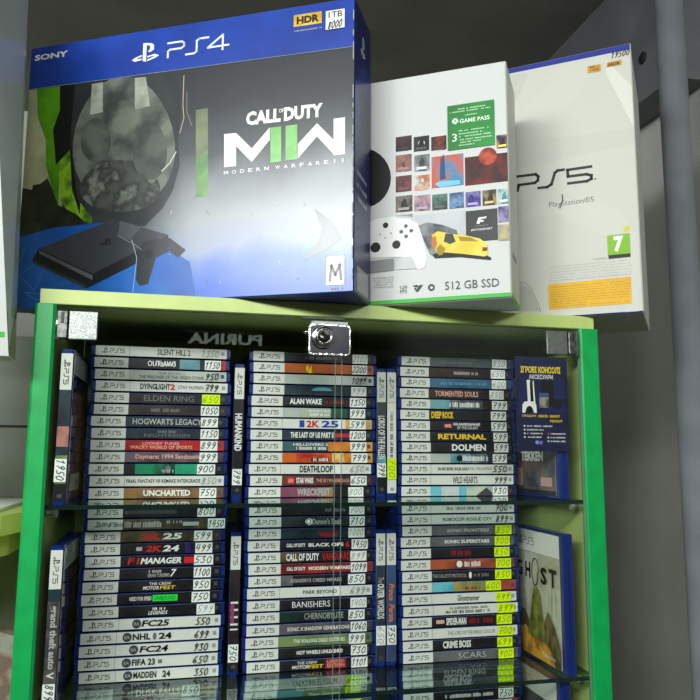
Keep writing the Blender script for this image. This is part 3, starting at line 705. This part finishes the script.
# smoky pale oval with two faded vertical bands
def oval(cx, cy, rx, ry, m, n=28, t=0):
    s.ppoly([(cx+rx*math.cos(2*math.pi*i/n)*(1-.12*math.sin(2*math.pi*i/n)), cy-ry*math.sin(2*math.pi*i/n)+t*math.cos(2*math.pi*i/n)) for i in range(n)], m)
s.ppoly([(76, 78), (170, 67), (178, 84), (181, 110), (178, 140), (180, 165), (173, 190), (163, 208), (145, 226), (120, 228), (96, 222), (78, 200), (70, 140)], a1((36, 40, 42), (48, 52, 54), 16))
oval(124, 142, 51, 66, a1((108, 114, 104), (58, 62, 60), 22, mid=(86, 92, 84)))
s.ppoly([(92, 84), (103, 82), (103, 112), (90, 115)], a1((160, 166, 154), (130, 136, 124), 40)); s.ppoly([(135, 78), (146, 77), (150, 106), (135, 110)], a1((160, 166, 154), (130, 136, 124), 40))
oval(120, 186, 40, 26, a1((70, 74, 70), (110, 114, 106), 34, mid=(48, 52, 50)))
oval(96, 140, 15, 22, a1((66, 70, 68), (92, 98, 90), 26)); oval(150, 150, 17, 30, a1((84, 90, 84), (60, 64, 62), 26))
# blowing smoke to the right and marks over the painted glare of the lower half
s.ppoly([(196, 110), (208, 108), (208, 196), (196, 197)], a1((120, 130, 100), (100, 110, 84), 30)); s.ppoly([(196, 160), (208, 150), (208, 196), (196, 197)], a1((120, 160, 100), (90, 130, 80), 30))
s.pline([(184, 76), (183, 105), (184, 118), (180, 133)], .0012, c1((170, 160, 136))); s.pline([(187, 92), (187, 112), (192, 126)], .0009, c1((140, 130, 112)))
s.pline([(176, 152), (170, 163), (162, 171)], .0014, c1((200, 202, 196)))
s.ppoly([(16, 238), (52, 228), (110, 222), (150, 236), (190, 262), (196, 302), (14, 312)], a1((22, 78, 150), (34, 96, 176), 9, mid=(26, 84, 170)))
s.ppoly([(314, 208), (332, 221), (343, 238), (325, 251), (304, 260), (318, 243), (322, 228)], a1((112, 116, 120), (140, 144, 150), 12))
for q in ([(22, 252), (26, 247), (20, 262), (17, 258)], [(24, 272), (44, 258), (58, 250)], [(24, 292), (50, 296), (36, 300), (24, 292)], [(20, 276), (34, 290), (44, 270)]):
    s.pline(q, .0013, c1((60, 120, 180)))
# console and pad printed on the box
s.ppoly([(38.6, 248.6), (33, 259), (33, 262), (86, 289), (136, 264), (168, 240), (168.6, 235), (114, 219)], c1((24, 26, 30)))
s.ppoly([(38.6, 248.6), (114, 219), (168.6, 235), (93, 274)], a1((62, 65, 72), (52, 55, 62), 8)); s.ppoly([(38.6, 250), (93, 275.5), (92.5, 280), (40, 254)], c1((84, 88, 94)))
s.ppoly([(34, 260), (86, 285.5), (86, 289), (33, 263)], c1((50, 52, 58))); s.ppoly([(120, 221), (142, 227), (130, 240), (118, 236)], c1((74, 77, 84)))
s.symbol(*[v for v in (s.uv(100, 246)[0], s.uv(113, 246)[0], s.uv(100, 246)[1], s.uv(100, 239)[1])], c1((16, 18, 22)))
s.ppoly([(138, 252), (142, 243), (150, 240), (170, 238), (172, 246), (168, 252), (156, 258), (148, 284), (140, 286), (136, 280)], c1((34, 38, 46)))
s.ppoly([(170, 238), (186, 250), (178, 258), (168, 250)], c1((44, 48, 58)))
s.disc(*s.uv(150, 254), .006, c1((18, 20, 26)))
s.pline([(132, 240), (137, 258), (133, 292)], .0009, c1((150, 168, 190))); s.pline([(118, 236), (134, 244), (142, 250)], .0008, c1((120, 126, 136)))
# title lettering
s.ptext('CALL', 246, 126, 281, 108, c1((226, 230, 222)), 3); s.ptext('OF', 279, 113, 284, 108.5, c1((226, 230, 222)), 1); s.ptext('DUTY', 284, 121.5, 323, 103, c1((226, 230, 222)), 3)
Z = lambda pts: [(180+a/3.5, b_/3.5) for a, b_ in pts]
cream = c1((224, 228, 218)); lg = a1((128, 190, 110), (112, 176, 98), 40)
s.ppoly(Z([(155, 470), (197, 466), (197, 582), (155, 586)]), cream); s.ppoly(Z([(155, 470), (197, 466), (252, 520), (315, 446), (315, 490), (252, 568), (190, 505)]), cream)
s.ppoly(Z([(317, 448), (355, 443), (355, 566), (317, 570)]), lg); s.ppoly(Z([(370, 441), (411, 436), (411, 558), (370, 563)]), lg)
s.ppoly(Z([(538, 416), (578, 411), (578, 540), (538, 545)]), cream); s.ppoly(Z([(413, 556), (413, 505), (480, 432), (540, 492), (578, 490), (578, 540), (540, 542), (480, 478)]), cream)
for i, ch in enumerate('MODERNWARFAREII'):
    x = 224+i*8.1+(3 if i > 5 else 0)+(2 if i > 12 else 0); y = 175-(x-224)*.105
    s.ptext(ch, x, y, x+(4.4 if ch != 'I' else 1.2), y-4.2, c1((224, 228, 224)), 1)
# blue header
hdr = [(20, 91), (365, 45.2), (365, -20), (20, 30)]
s.ppoly(hdr, blue); s.pline([(27.5, 90.2), (354, 46.6)], .0008, c1((120, 130, 140)))
s.ptext('SONY', 35, 61.5, 68.5, 50.5, c1((214, 218, 224)), 2)
ua, va = s.uv(132, 64.5); ub, vb = s.uv(160, 41); s.symbol(ua, ub, va, vb, c1((222, 226, 230)))
ua, va = s.uv(168, 57.5); ub, vb = s.uv(229, 34); s.wordmark('PS4', ua, ub, va, vb, c1((222, 226, 230)), .0026)
gold = a1((226, 190, 70), (190, 150, 40), 40); s.ptile(293.8, 11.5, 322, 27.5, gold); s.ptext('HDR', 296.8, 25.0, 319.5, 14.0, c1((30, 30, 24)), 3)
a_, c_ = s.uv(294.5, 32.5); b2, d_ = s.uv(321, 28); s.bars(a_, b2, c_, c_+.0022, c1((150, 150, 110)), 4, .0016)
# rating badge
s.ptile(326, 256, 345, 285.5, c1((226, 228, 226))); s.pline([(326, 263), (345, 261.5)], .0005, c1((60, 60, 60))); s.pline([(330, 280.5), (331.6, 266), (335.5, 275), (340, 265), (341.2, 279)], .0036, c1((22, 24, 26)))
a_, c_ = s.uv(329, 287.5); b2, d_ = s.uv(343.5, 285); s.bars(a_, b2, c_-.003, c_, c1((30, 34, 60)), 8, .0025)
s.pline([(326.4, 256.4), (326.4, 285.3)], .0006, c1((60, 60, 60))); s.pline([(344.7, 255), (344.7, 284)], .0006, c1((60, 60, 60)))
# scuffs
rr = random.Random(5)
for k in range(14):
    x, y = rr.uniform(170, 345), rr.uniform(190, 285); s.pline([(x, y), (x+rr.uniform(-3, 3), y+rr.uniform(-2, 5))], .0005, c1((96, 100, 108) if k % 2 else (220, 224, 230)))
for k in range(40):
    t = rr.random(); y = 5+285*t
    s.rect(-.0026+.0002*rr.random(), -.0012, s.uv(353, y)[1], s.uv(353, y+rr.uniform(2, 6))[1]-.001, raw)
# right side print
r_.ppoly([(355, 60), (373, 80), (371, 150), (355, 150)], a1((30, 56, 130), (16, 30, 90), 30))
r_.symbol(.028, .052, .315, .345, c1((190, 196, 206)))
for z in (.118, .134, .150): r_.bars(.012, .060, z, z+.006, c1((176, 182, 196)), int(z*1000), .004)
r_.ptile(357, 276, 368, 290, c1((150, 156, 160)))
r_.rect(.03, .075, .2, .27, c1((14, 20, 40)))
merge(b, s, r_); b.build('carton', o)
s = Sheet(frame((0, -.0024, 0), (1, 0, 0), (0, 0, 1)), 2e-5, s.uv)
s.ptile(326.2, 9.5, 345.2, 31, c1((226, 228, 226))); s.ptext('1TB', 329, 19.2, 343, 11.0, c1((40, 42, 48)), 1)
ua, va = s.uv(328.6, 29.8); ub, vb = s.uv(343.2, 20.5); s.hand('8000', ua, ub, va, vb, c1((16, 16, 20)), .0013)
s.build('price_label', o)

# --- white and green console box
G1 = .52
whitec = pm('white_card', (200, 202, 200), .5, spec=.25, noise=((198, 200, 198), 8)); sidec = pm('pale_grey_card', (186, 188, 178), .4)
greenst = c1((70, 176, 66))
o, b, s, r_ = carton('console_box', 'white console box with coloured picture tiles and green label, middle of the three', .5530, -.08960, -.56179, .262, .3087, .0905, (whitec, sidec, whitec, whitec))
K = lambda pts, oy=40: [(350+x/3.889, oy+y/3.889) for x, y in pts]
# black fan disc and console outline on the left
cx, cy = 362, 178
s.ppoly([(cx+29*math.cos(t*.2244), cy+30*math.sin(t*.2244)) for t in range(28)], c1((12, 12, 14)))
def tile(x0, y0, x1, y1, m, oy=40):
    a = K([(x0, y0), (x1, y1)], oy); s.ptile(a[0][0], a[0][1], a[1][0], a[1][1], m)
T_ = [(178, 370, 240, 436, (70, 40, 46), (30, 22, 26)), (248, 370, 308, 436, (22, 24, 26), (44, 48, 48)), (316, 370, 375, 432, (130, 50, 38), (40, 28, 26)), (570, 365, 617, 424, (56, 40, 70), (196, 160, 60)),
      (178, 442, 240, 516, (160, 110, 104), (110, 80, 80)), (250, 442, 310, 514, (90, 96, 100), (150, 154, 158)), (318, 440, 441, 578, (60, 130, 170), (190, 90, 60)), (448, 436, 617, 568, (110, 30, 26), (40, 22, 22)),
      (178, 524, 240, 594, (110, 56, 62), (70, 44, 50)), (250, 522, 310, 588, (200, 196, 190), (170, 100, 60)),
      (178, 602, 243, 672, (46, 46, 46), (110, 104, 96)), (250, 600, 313, 668, (186, 150, 160), (120, 104, 120)), (320, 596, 379, 664, (84, 120, 108), (50, 60, 58)), (387, 590, 443, 658, (110, 150, 190), (60, 80, 120)),
      (450, 586, 508, 652, (56, 50, 120), (120, 110, 170)), (516, 580, 569, 646, (50, 46, 40), (150, 130, 80)), (576, 576, 622, 640, (60, 150, 170), (180, 190, 180))]
for x0, y0, x1, y1, ca, cb in T_: tile(x0, y0, x1, y1, a1(ca, cb, 60 if x1-x0 < 80 else 38))
s.disc(*s.uv(*K([(278, 402)])[0]), .0045, c1((190, 200, 196))); s.disc(*s.uv(*K([(278, 402)])[0]), .0028, c1((30, 34, 36)))
s.disc(*s.uv(*K([(536, 452)])[0]), .0115, a1((190, 80, 50), (120, 40, 30), 60))
s.ppoly(K([(330, 560), (350, 550), (425, 545), (430, 560), (350, 574)]), c1((110, 190, 220)))
s.ppoly(K([(352, 460), (366, 445), (372, 540), (350, 545)]), c1((40, 70, 110)))
rt_ = random.Random(11)
for x0, y0, x1, y1, ca, cb in T_:
    if x1-x0 > 80: continue
    w_t, h_t = x1-x0, y1-y0; d_ = tuple(int(v*.5) for v in ca); l_ = tuple(min(235, int(v*1.3+20)) for v in cb)
    m_ = x0+w_t*rt_.uniform(.35, .65)
    s.ppoly(K([(m_-w_t*.26, y1-3), (m_-w_t*.2, y0+h_t*.5), (m_-w_t*.06, y0+h_t*.22), (m_+w_t*.1, y0+h_t*.26), (m_+w_t*.16, y0+h_t*.55), (m_+w_t*.3, y1-5)]), a1(d_, ca, 120))
    s.ppoly(K([(x0+w_t*.15, y1-h_t*.26), (x0+w_t*.8, y1-h_t*.32), (x0+w_t*.8, y1-h_t*.18), (x0+w_t*.15, y1-h_t*.12)]), c1(l_))
# lower tiles
for x0, y0, x1, y1, ca, cb in ((178, 132, 243, 196, (120, 124, 126), (160, 164, 166)), (578, 100, 624, 166, (70, 56, 110), (150, 140, 180)), (578, 170, 624, 238, (120, 130, 140), (190, 170, 120))): tile(x0, y0, x1, y1, a1(ca, cb, 60), 180)
tile(250, 118, 450, 240, a1((176, 180, 184), (190, 194, 198), 12), 180); tile(453, 110, 573, 243, a1((60, 62, 64), (50, 52, 54), 16), 180)
s.ppoly(K([(492, 170), (500, 146), (532, 142), (528, 150), (512, 152), (510, 157), (522, 157), (519, 163), (507, 164), (503, 172)], 180), c1((222, 224, 224)))
p = K([(486, 181), (540, 174)], 180); s.ptext('FORZA', p[0][0], p[0][1], p[1][0], p[1][1], c1((210, 212, 212))); p = K([(472, 200), (554, 184)], 180); s.ptext('MOTORSPORT', p[0][0], p[0][1], p[1][0], p[1][1], c1((216, 218, 218)), 1, .2)
# racing cars
s.ppoly(K([(262, 180), (300, 165), (360, 175), (415, 195), (420, 215), (330, 300), (312, 290), (285, 230)], 180), a1((70, 76, 84), (130, 136, 140), 40))
s.ppoly(K([(322, 290), (330, 305), (430, 300), (548, 312), (550, 302), (500, 280), (380, 270)], 180), c1((26, 26, 28)))
s.ppoly(K([(318, 215), (340, 200), (375, 206), (410, 212), (450, 216), (505, 228), (535, 250), (538, 290), (525, 298), (440, 288), (368, 282), (345, 292), (330, 270)], 180), a1((214, 186, 40), (228, 208, 90), 24))
s.ppoly(K([(372, 208), (400, 210), (412, 240), (390, 250), (365, 240)], 180), c1((60, 64, 60))); s.ppoly(K([(420, 220), (470, 224), (500, 240), (430, 238)], 180), c1((150, 130, 40)))
s.ppoly(K([(318, 225), (334, 218), (340, 250), (330, 272), (318, 255)], 180), c1((190, 110, 60))); s.ppoly(K([(515, 262), (536, 262), (534, 276), (516, 278)], 180), c1((120, 60, 30)))
s.ppoly(K([(336, 268), (352, 250), (372, 268), (360, 292), (345, 294)], 180), c1((150, 130, 34)))
# printed controller
s.ppoly(K([(60, 170), (110, 150), (180, 142), (232, 145), (262, 165), (285, 230), (300, 310), (292, 340), (270, 350), (230, 330), (200, 300), (60, 305)], 180), c1((222, 223, 221)))
s.ppoly(K([(182, 141), (236, 143), (266, 164), (262, 170), (232, 152), (180, 148)], 180), c1((190, 192, 190)))
for x, y, rr_, cc in ((100, 263, .0068, 30), (181, 252, .0056, 34), (218, 180, .0025, 90), (200, 202, .0025, 90), (239, 198, .0025, 90), (219, 220, .0025, 90), (139, 177, .0038, 30), (118, 212, .0013, 150), (160, 208, .0013, 150), (138, 226, .0013, 160)):
    s.disc(*s.uv(*K([(x, y)], 180)[0]), rr_, c1((cc, cc, cc+2)))
s.ppoly(K([(60, 318), (172, 305), (172, 352), (60, 366)], 180), c1((130, 132, 134))); s.ppoly(K([(176, 304), (240, 298), (262, 345), (176, 350)], 180), a1((176, 178, 178), (196, 198, 198), 20))
for i in range(5):
    p = K([(92, 385+i*9), (170, 376+i*9)], 180); ua, va = s.uv(*p[0]); ub, vb = s.uv(*p[1]); s.bars(ua, ub, va, va+.0012, c1((150, 152, 154)), i, .0014)
p = K([(370, 428), (580, 385)], 180); ua, va = s.uv(*p[0]); ub, vb = s.uv(*K([(580, 388)], 180)[0]); s.text('512 GB SSD', ua, ub, va, va+.0105, c1((84, 88, 90)))
p = K([(195, 440), (224, 412)], 180)
s.ptext('120', *K([(196, 424)], 180)[0], *K([(223, 410)], 180)[0], c1((80, 110, 90))); s.ptext('FPS', *K([(196, 441)], 180)[0], *K([(223, 426)], 180)[0], c1((80, 110, 90)))
s.ppoly(K([(244, 412), (262, 408), (266, 414), (256, 418)], 180), c1((60, 64, 64))); s.ppoly(K([(284, 408), (268, 410), (258, 434), (266, 434)], 180), c1((60, 64, 64))); s.ppoly(K([(250, 422), (258, 420), (264, 436), (258, 434)], 180), c1((60, 64, 64)))
s.disc(*s.uv(*K([(317, 418)], 180)[0]), .0044, c1((70, 74, 74))); s.disc(*s.uv(*K([(318, 419)], 180)[0]), .0018, c1((200, 202, 202)))
# green strip at the bottom
s.rect(-.2608, -.0012, .0012, .0062, greenst)
# green pass label
s.ptile(448, 99.7, 494.2, 151, a1((44, 140, 60), (30, 112, 44), 8))
def gx(x, y): return s.uv(*K([(x, y)])[0])
for i, (x0, x1, y) in enumerate(((414, 526, 268), (388, 548, 280), (448, 494, 291), (424, 540, 352), (424, 512, 364), (424, 546, 375), (424, 548, 387), (424, 520, 397), (424, 480, 408))):
    ua, va = gx(x0, y+(x0-380)*-.05+8); ub, _ = gx(x1, y); s.bars(ua, ub, va, va+.0016, c1((190, 222, 190)), i+2, .0014)
s.disc(*gx(410, 318), .0040, c1((226, 236, 226))); s.line([gx(403, 328), gx(410, 314), gx(418, 326)], .001, c1((40, 130, 56)))
ua, va = gx(428, 326); ub, _ = gx(544, 310); s.text('GAME PASS', ua, ub, va, va+.0056, c1((226, 236, 226)), 1)
ua, va = gx(398, 398); ub, _ = gx(417, 398); s.text('3', ua, ub, va, va+.0105, c1((226, 236, 226)))
r_.rect(.0012, .0893, .0012, .0062, greenst); r_.rect(.02, .06, .055, .062, c1((120, 122, 118)))
merge(b, s, r_); b.build('carton', o)

# --- tall white box on the right
whiteb = pm('off_white_card', (196, 197, 188), .5, spec=.25, noise=((196, 197, 188), 6)); under = pm('pale_base_card', (170, 170, 158), .55)
o, b, s, r_ = carton('console_box', 'tall white console box with blue top band, overhanging the right cabinet corner', .7625, -.0496, -.65807, .285, .3855, .171, (whiteb, whiteb, pm('blue_top_card', (34, 48, 140), .4), under))
s.ppoly([(440, 60), (640, 38), (640, 47.5), (631, 49), (509, 73.8), (440, 88)], c1((34, 46, 138)))
Q = lambda pts, oy=0: [(500+x/3.5, oy+y/3.5) for x, y in pts]
s.ppoly(Q([(205, 232), (370, 200), (230, 385), (70, 390), (125, 350)]), c1((198, 199, 190))); s.ppoly(Q([(35, 265), (100, 255), (60, 350), (35, 380)]), c1((188, 190, 182)))
s.ppoly(Q([(370, 210), (470, 300), (470, 445), (372, 260)]), c1((210, 211, 203))); s.ppoly(Q([(60, 500), (468, 448), (468, 505), (60, 590)]), c1((192, 193, 184)))
s.ppoly(Q([(60, 140), (130, 80), (300, 60), (420, 110), (490, 210), (490, 470), (440, 480), (380, 200), (200, 120)], 180), c1((199, 200, 191)))
s.ppoly(Q([(70, 360), (110, 385), (140, 460), (70, 460)], 180), c1((176, 178, 170))); s.pline(Q([(70, 358), (88, 360), (110, 380), (136, 440), (142, 462)], 180), .0007, c1((110, 112, 110)))
dk = c1((44, 46, 46))
lw = .0040
for q in ([(60, 618), (125, 610), (134, 618), (132, 632), (122, 640), (66, 648), (62, 668)], [(136, 658), (165, 655), (180, 645), (192, 605), (202, 597), (222, 594)], [(318, 583), (236, 595), (238, 618), (302, 610), (320, 614), (320, 626), (304, 634), (240, 642)]):
    s.pline(Q(q), lw, dk)
s.disc(*s.uv(*Q([(334, 626)])[0]), .0012, dk)
s.ptext('PlayStation®5', *Q([(172, 102)], 180)[0], *Q([(328, 56)], 180)[0], c1((96, 98, 98)))
s.pline(Q([(218, 52), (219, 72), (210, 98)], 180), .0016, c1((40, 42, 44)))
ua, va = s.uv(*Q([(390, 204)])[0]); ub, vb = s.uv(*Q([(455, 180)])[0]); s.hand('19500', ua, ub, va, va+.0085, c1((30, 30, 34)), .0012)
gd = a1((206, 160, 50), (180, 130, 30), 60)
s.ptile(*Q([(307, 224)])[0], *Q([(352, 258)])[0], gd); s.ptile(*Q([(374, 209)])[0], *Q([(425, 237)])[0], gd); s.ptext('HDR', *Q([(380, 233)])[0], *Q([(420, 214)])[0], c1((60, 44, 20)), 2); s.ptext('120', *Q([(316, 250)])[0], *Q([(344, 238)])[0], c1((70, 50, 20)), 1); s.ptext('4K', *Q([(312, 240)])[0], *Q([(330, 230)])[0], c1((70, 50, 20)), 1)
# age mark, small print, yellow notice
s.ptile(*Q([(378, 186)], 180)[0], *Q([(454, 268)], 180)[0], c1((124, 178, 40))); s.ptile(*Q([(380, 256)], 180)[0], *Q([(457, 277)], 180)[0], c1((30, 40, 28))); s.ptext('7', *Q([(399, 253)], 180)[0], *Q([(431, 194)], 180)[0], wht, 3)
s.disc(*s.uv(*Q([(444, 170)], 180)[0]), .0042, c1((206, 196, 60)))
ua, va = s.uv(*Q([(325, 280)], 180)[0]); ub, _ = s.uv(*Q([(372, 275)], 180)[0]); s.bars(ua, ub, va, va+.0018, c1((150, 152, 148)), 4, .0013)
for i in range(6):
    y = 304+i*9.5; ua, va = s.uv(*Q([(172, y+4)], 180)[0]); ub, _ = s.uv(*Q([(460, y-12)], 180)[0]); s.bars(ua, ub, va, va+.0011, c1((166, 168, 164) if i < 5 else (140, 146, 170)), i, .0014)
s.ppoly(Q([(168, 366), (458, 338), (462, 432), (172, 454)], 180), a1((222, 172, 30), (208, 158, 26), 12))
for i in range(9):
    y = 372+i*8.5; ua, va = s.uv(*Q([(176, y+6)], 180)[0]); ub, _ = s.uv(*Q([(452 if i != 7 else 300, y-14)], 180)[0]); s.bars(ua, ub, va, va+.0009, c1((150, 112, 30)), i+30, .0014)
r_.rect(.0012, .1698, .377, .3843, c1((34, 46, 138)))
merge(b, s, r_); b.build('carton', o)

# ------------------------------------------------------------------ left neighbour: glossy white box, shelf boards
lz = -.0925
nb, nt_, fb, ft = onY(8.5, 356, -.05), onY(-8, -14, -.10), onY(16, 346, .0), onY(29, -14, .05)
base = nb.copy(); base.z = min(nb.z, fb.z)
lz = base.z
o = thing('console_box', 'glossy white carton with green stripe, cut off at the left picture edge', 'box', base)
gl = pm('glossy_laminated_card', (206, 212, 204), .16, spec=.35, noise=((196, 202, 194), 6))
wg = pm('white_gloss_card', (196, 200, 196), .4)
def quad(mb, p, m):
    mb.add([Vector(q)-base for q in p], [(0, 1, 2, 3)], m)
fb = Vector((fb.x, fb.y, nb.z))
def bl(u, v): return (nb*(1-u)+fb*u)*(1-v)+(nt_*(1-u)+ft*u)*v
off = Vector((-.3, -.02, 0)); b = MB()
b.add([q-base for q in (nb, fb, ft, nt_)]+[q+off-base for q in (nb, fb, ft, nt_)], [(4, 5, 1, 0), (5, 6, 2, 1), (6, 7, 3, 2), (7, 4, 0, 3), (7, 6, 5, 4)], wg)
b.add([q-base for q in (nb, fb, ft, nt_)], [(0, 1, 2, 3)], gl)
e_ = Vector((.0004, 0, 0)); g_ = pm('cabinet_reflection_tint', (120, 150, 84), .15)
quad(b, [bl(.02, .004)+e_, bl(.98, .004)+e_, bl(.98, .12)+e_, bl(.02, .12)+e_], g_)  # green reflection of the cabinet, painted on the foot of the side face
f_ = Vector((0, -.0004, 0))
def fl(u, v): return bl(0, v)+off*u+f_
quad(b, [fl(.01, .05), fl(.9, .05), fl(.9, .065), fl(.01, .065)], greenst)
quad(b, [fl(.03, .12), fl(.9, .12), fl(.9, .9), fl(.03, .9)], a1((190, 194, 192), (206, 208, 206), 10))
q0 = bl(.75, .15)+e_
for dz in (0, .008): quad(b, [q0+Vector((0, 0, dz)), q0+Vector((0, .006, dz+.004)), q0+Vector((0, .006, dz+.006)), q0+Vector((0, 0, dz+.003))], c1((110, 120, 118)))
b.build('carton', o)
# glass ledge that carries it
b = MB(); b.box((-.62, -.11, lz-.0062), (-.075, .10, lz-.0002), pm('frosted_ledge', (150, 160, 150), .3), .0005)
sh2 = thing('shelf_unit', 'pale green shelf unit at the left edge of the picture', 'shelf', (-.6, .1, -1.7))
def lp(mb, n):
    q = mb.build(n, sh2); q.location = (.6, -.1, 1.7); return q
lp(b, 'glass_ledge')
b = MB(); b.prism([(-.62, .02), (-.06, .02), (-.036, .05), (-.022, .10), (-.016, .16), (-.016, .40), (-.62, .40)], 2, -.288, -.264, lime)
b.prism([(-.62, .05), (-.07, .05), (-.05, .08), (-.040, .12), (-.036, .40), (-.62, .40)], 2, -.318, -.2882, lime); lp(b, 'shelf_board')
b = MB(); b.box((-.62, .402, -1.69), (-.012, .42, -.0), pm('shelf_back_panel', (150, 156, 146), .5, noise=((140, 146, 136), 8))); b.box((-.62, .4012, -.152), (-.012, .4022, -.148), seam); lp(b, 'back_panel')
b = MB(); b.box((-.66, -.12, -1.69), (-.622, .42, .35), lime); lp(b, 'side_panel')
b = MB(); b.prism([(-.62, .06), (-.06, .06), (-.03, .12), (-.03, .40), (-.62, .40)], 2, -.60, -.582, lime); lp(b, 'shelf_board')
b = MB(); b.box((-.20, .06, -.2638), (-.05, .30, -.2598), pm('white_paper', (226, 228, 224), .6)); tag(b.build('paper_sheet'), 'white paper lying on the pale green shelf at left edge', 'paper')
o = thing('blister_pack', 'grey white package standing on the lower left shelf, cut off by the picture', 'package', (-.20, .16, -.5818))
b = MB(); b.prism([(0, 0), (.165, 0), (.165, .14), (.155, .168), (.14, .18), (0, .18)], 1, 0, .03, pm('milky_plastic', (140, 144, 132), .3, noise=((96, 110, 92), 30, (.45, .7), (120, 90, 84))), Matrix(((1, 0, 0), (0, 1, 0), (0, 0, 1))).to_4x4() if False else None)
o2 = b.build('pack_body', o)
# leaning grey panel between the units
b = MB(); b.prism([(-.0095, -.028), (.022, -.19), (-.0095, -.19)], 1, .29, .296, pm('grey_board', (142, 146, 138), .5))

# ------------------------------------------------------------------ shop sign across the aisle (mirrored in the glass door)
def mirror_point(x, y, Y):
    p = onY(x, y, -.005); d = (p-CAM); d.y = -d.y; return p+d*((Y-p.y)/d.y)
A_ = mirror_point(262, 346, -2.6); B_ = mirror_point(188, 334, -2.6)
o = thing('shop_sign', 'lit white capitals of a shop sign across the aisle, mirrored in the glass', 'sign', (min(A_.x, B_.x), -2.62, min(A_.z, B_.z)))
w_ = abs(A_.x-B_.x); h_ = w_*.15
s = Sheet(frame((w_, .0206, 0), (-1, 0, 0), (0, 0, 1)), 5e-4)
lit = pm('lit_letters', (230, 232, 226), .5); lit.node_tree.nodes['Principled BSDF'].inputs['Emission Color'].default_value = (.9, 1, .9, 1); lit.node_tree.nodes['Principled BSDF'].inputs['Emission Strength'].default_value = 1.1
s.text('PURINA', 0, w_, 0, h_, lit, 2); s.box((-.02, 0, h_), (w_+.02, .02, h_+.01), chrome)
s.build('sign_panel', o)
b = MB()
for x in (0, w_): b.lathe([(.004, h_+.008), (.004, .8-o.location.z)], (x, .01, 0), (0, 0, 1), chrome, 10)
b.build('hanger', o)

# ------------------------------------------------------------------ light
def area(name, loc, target, size, sy, power, col=(1, 1, 1)):
    l = bpy.data.lights.new(name, 'AREA'); l.shape = 'RECTANGLE'; l.size = size; l.size_y = sy; l.energy = power; l.color = col
    q = bpy.data.objects.new(name, l); COL.objects.link(q); q.location = loc
    q.rotation_euler = (Vector(target)-Vector(loc)).to_track_quat('-Z', 'Y').to_euler(); return q
area('window_light', (-1.12, -1.20, .50), (.25, 0, 0), .5, .3, 9, (.97, 1, .98))
area('ceiling_light', (-.85, -1.75, .68), (.25, 0, -.35), 1.1, .3, 44, (.96, 1, .97))
area('interior_fill_light', (.45, -2.3, .66), (.35, 0, -.45), .9, .2, 22, (.97, 1, .98))  # added fill to brighten the cabinet interior, not a lamp of the shop
wd = bpy.data.worlds.new('world'); SC.world = wd; wd.use_nodes = True
wd.node_tree.nodes['Background'].inputs[0].default_value = (.62, .68, .66, 1); wd.node_tree.nodes['Background'].inputs[1].default_value = .22

SC.view_settings.view_transform = 'Standard'; SC.view_settings.look = 'None'; SC.view_settings.gamma = 1; SC.view_settings.exposure = 0
SC.view_settings.use_curve_mapping = False
SC.cycles.transparent_max_bounces = 24; SC.cycles.max_bounces = 10; SC.cycles.use_denoising = True
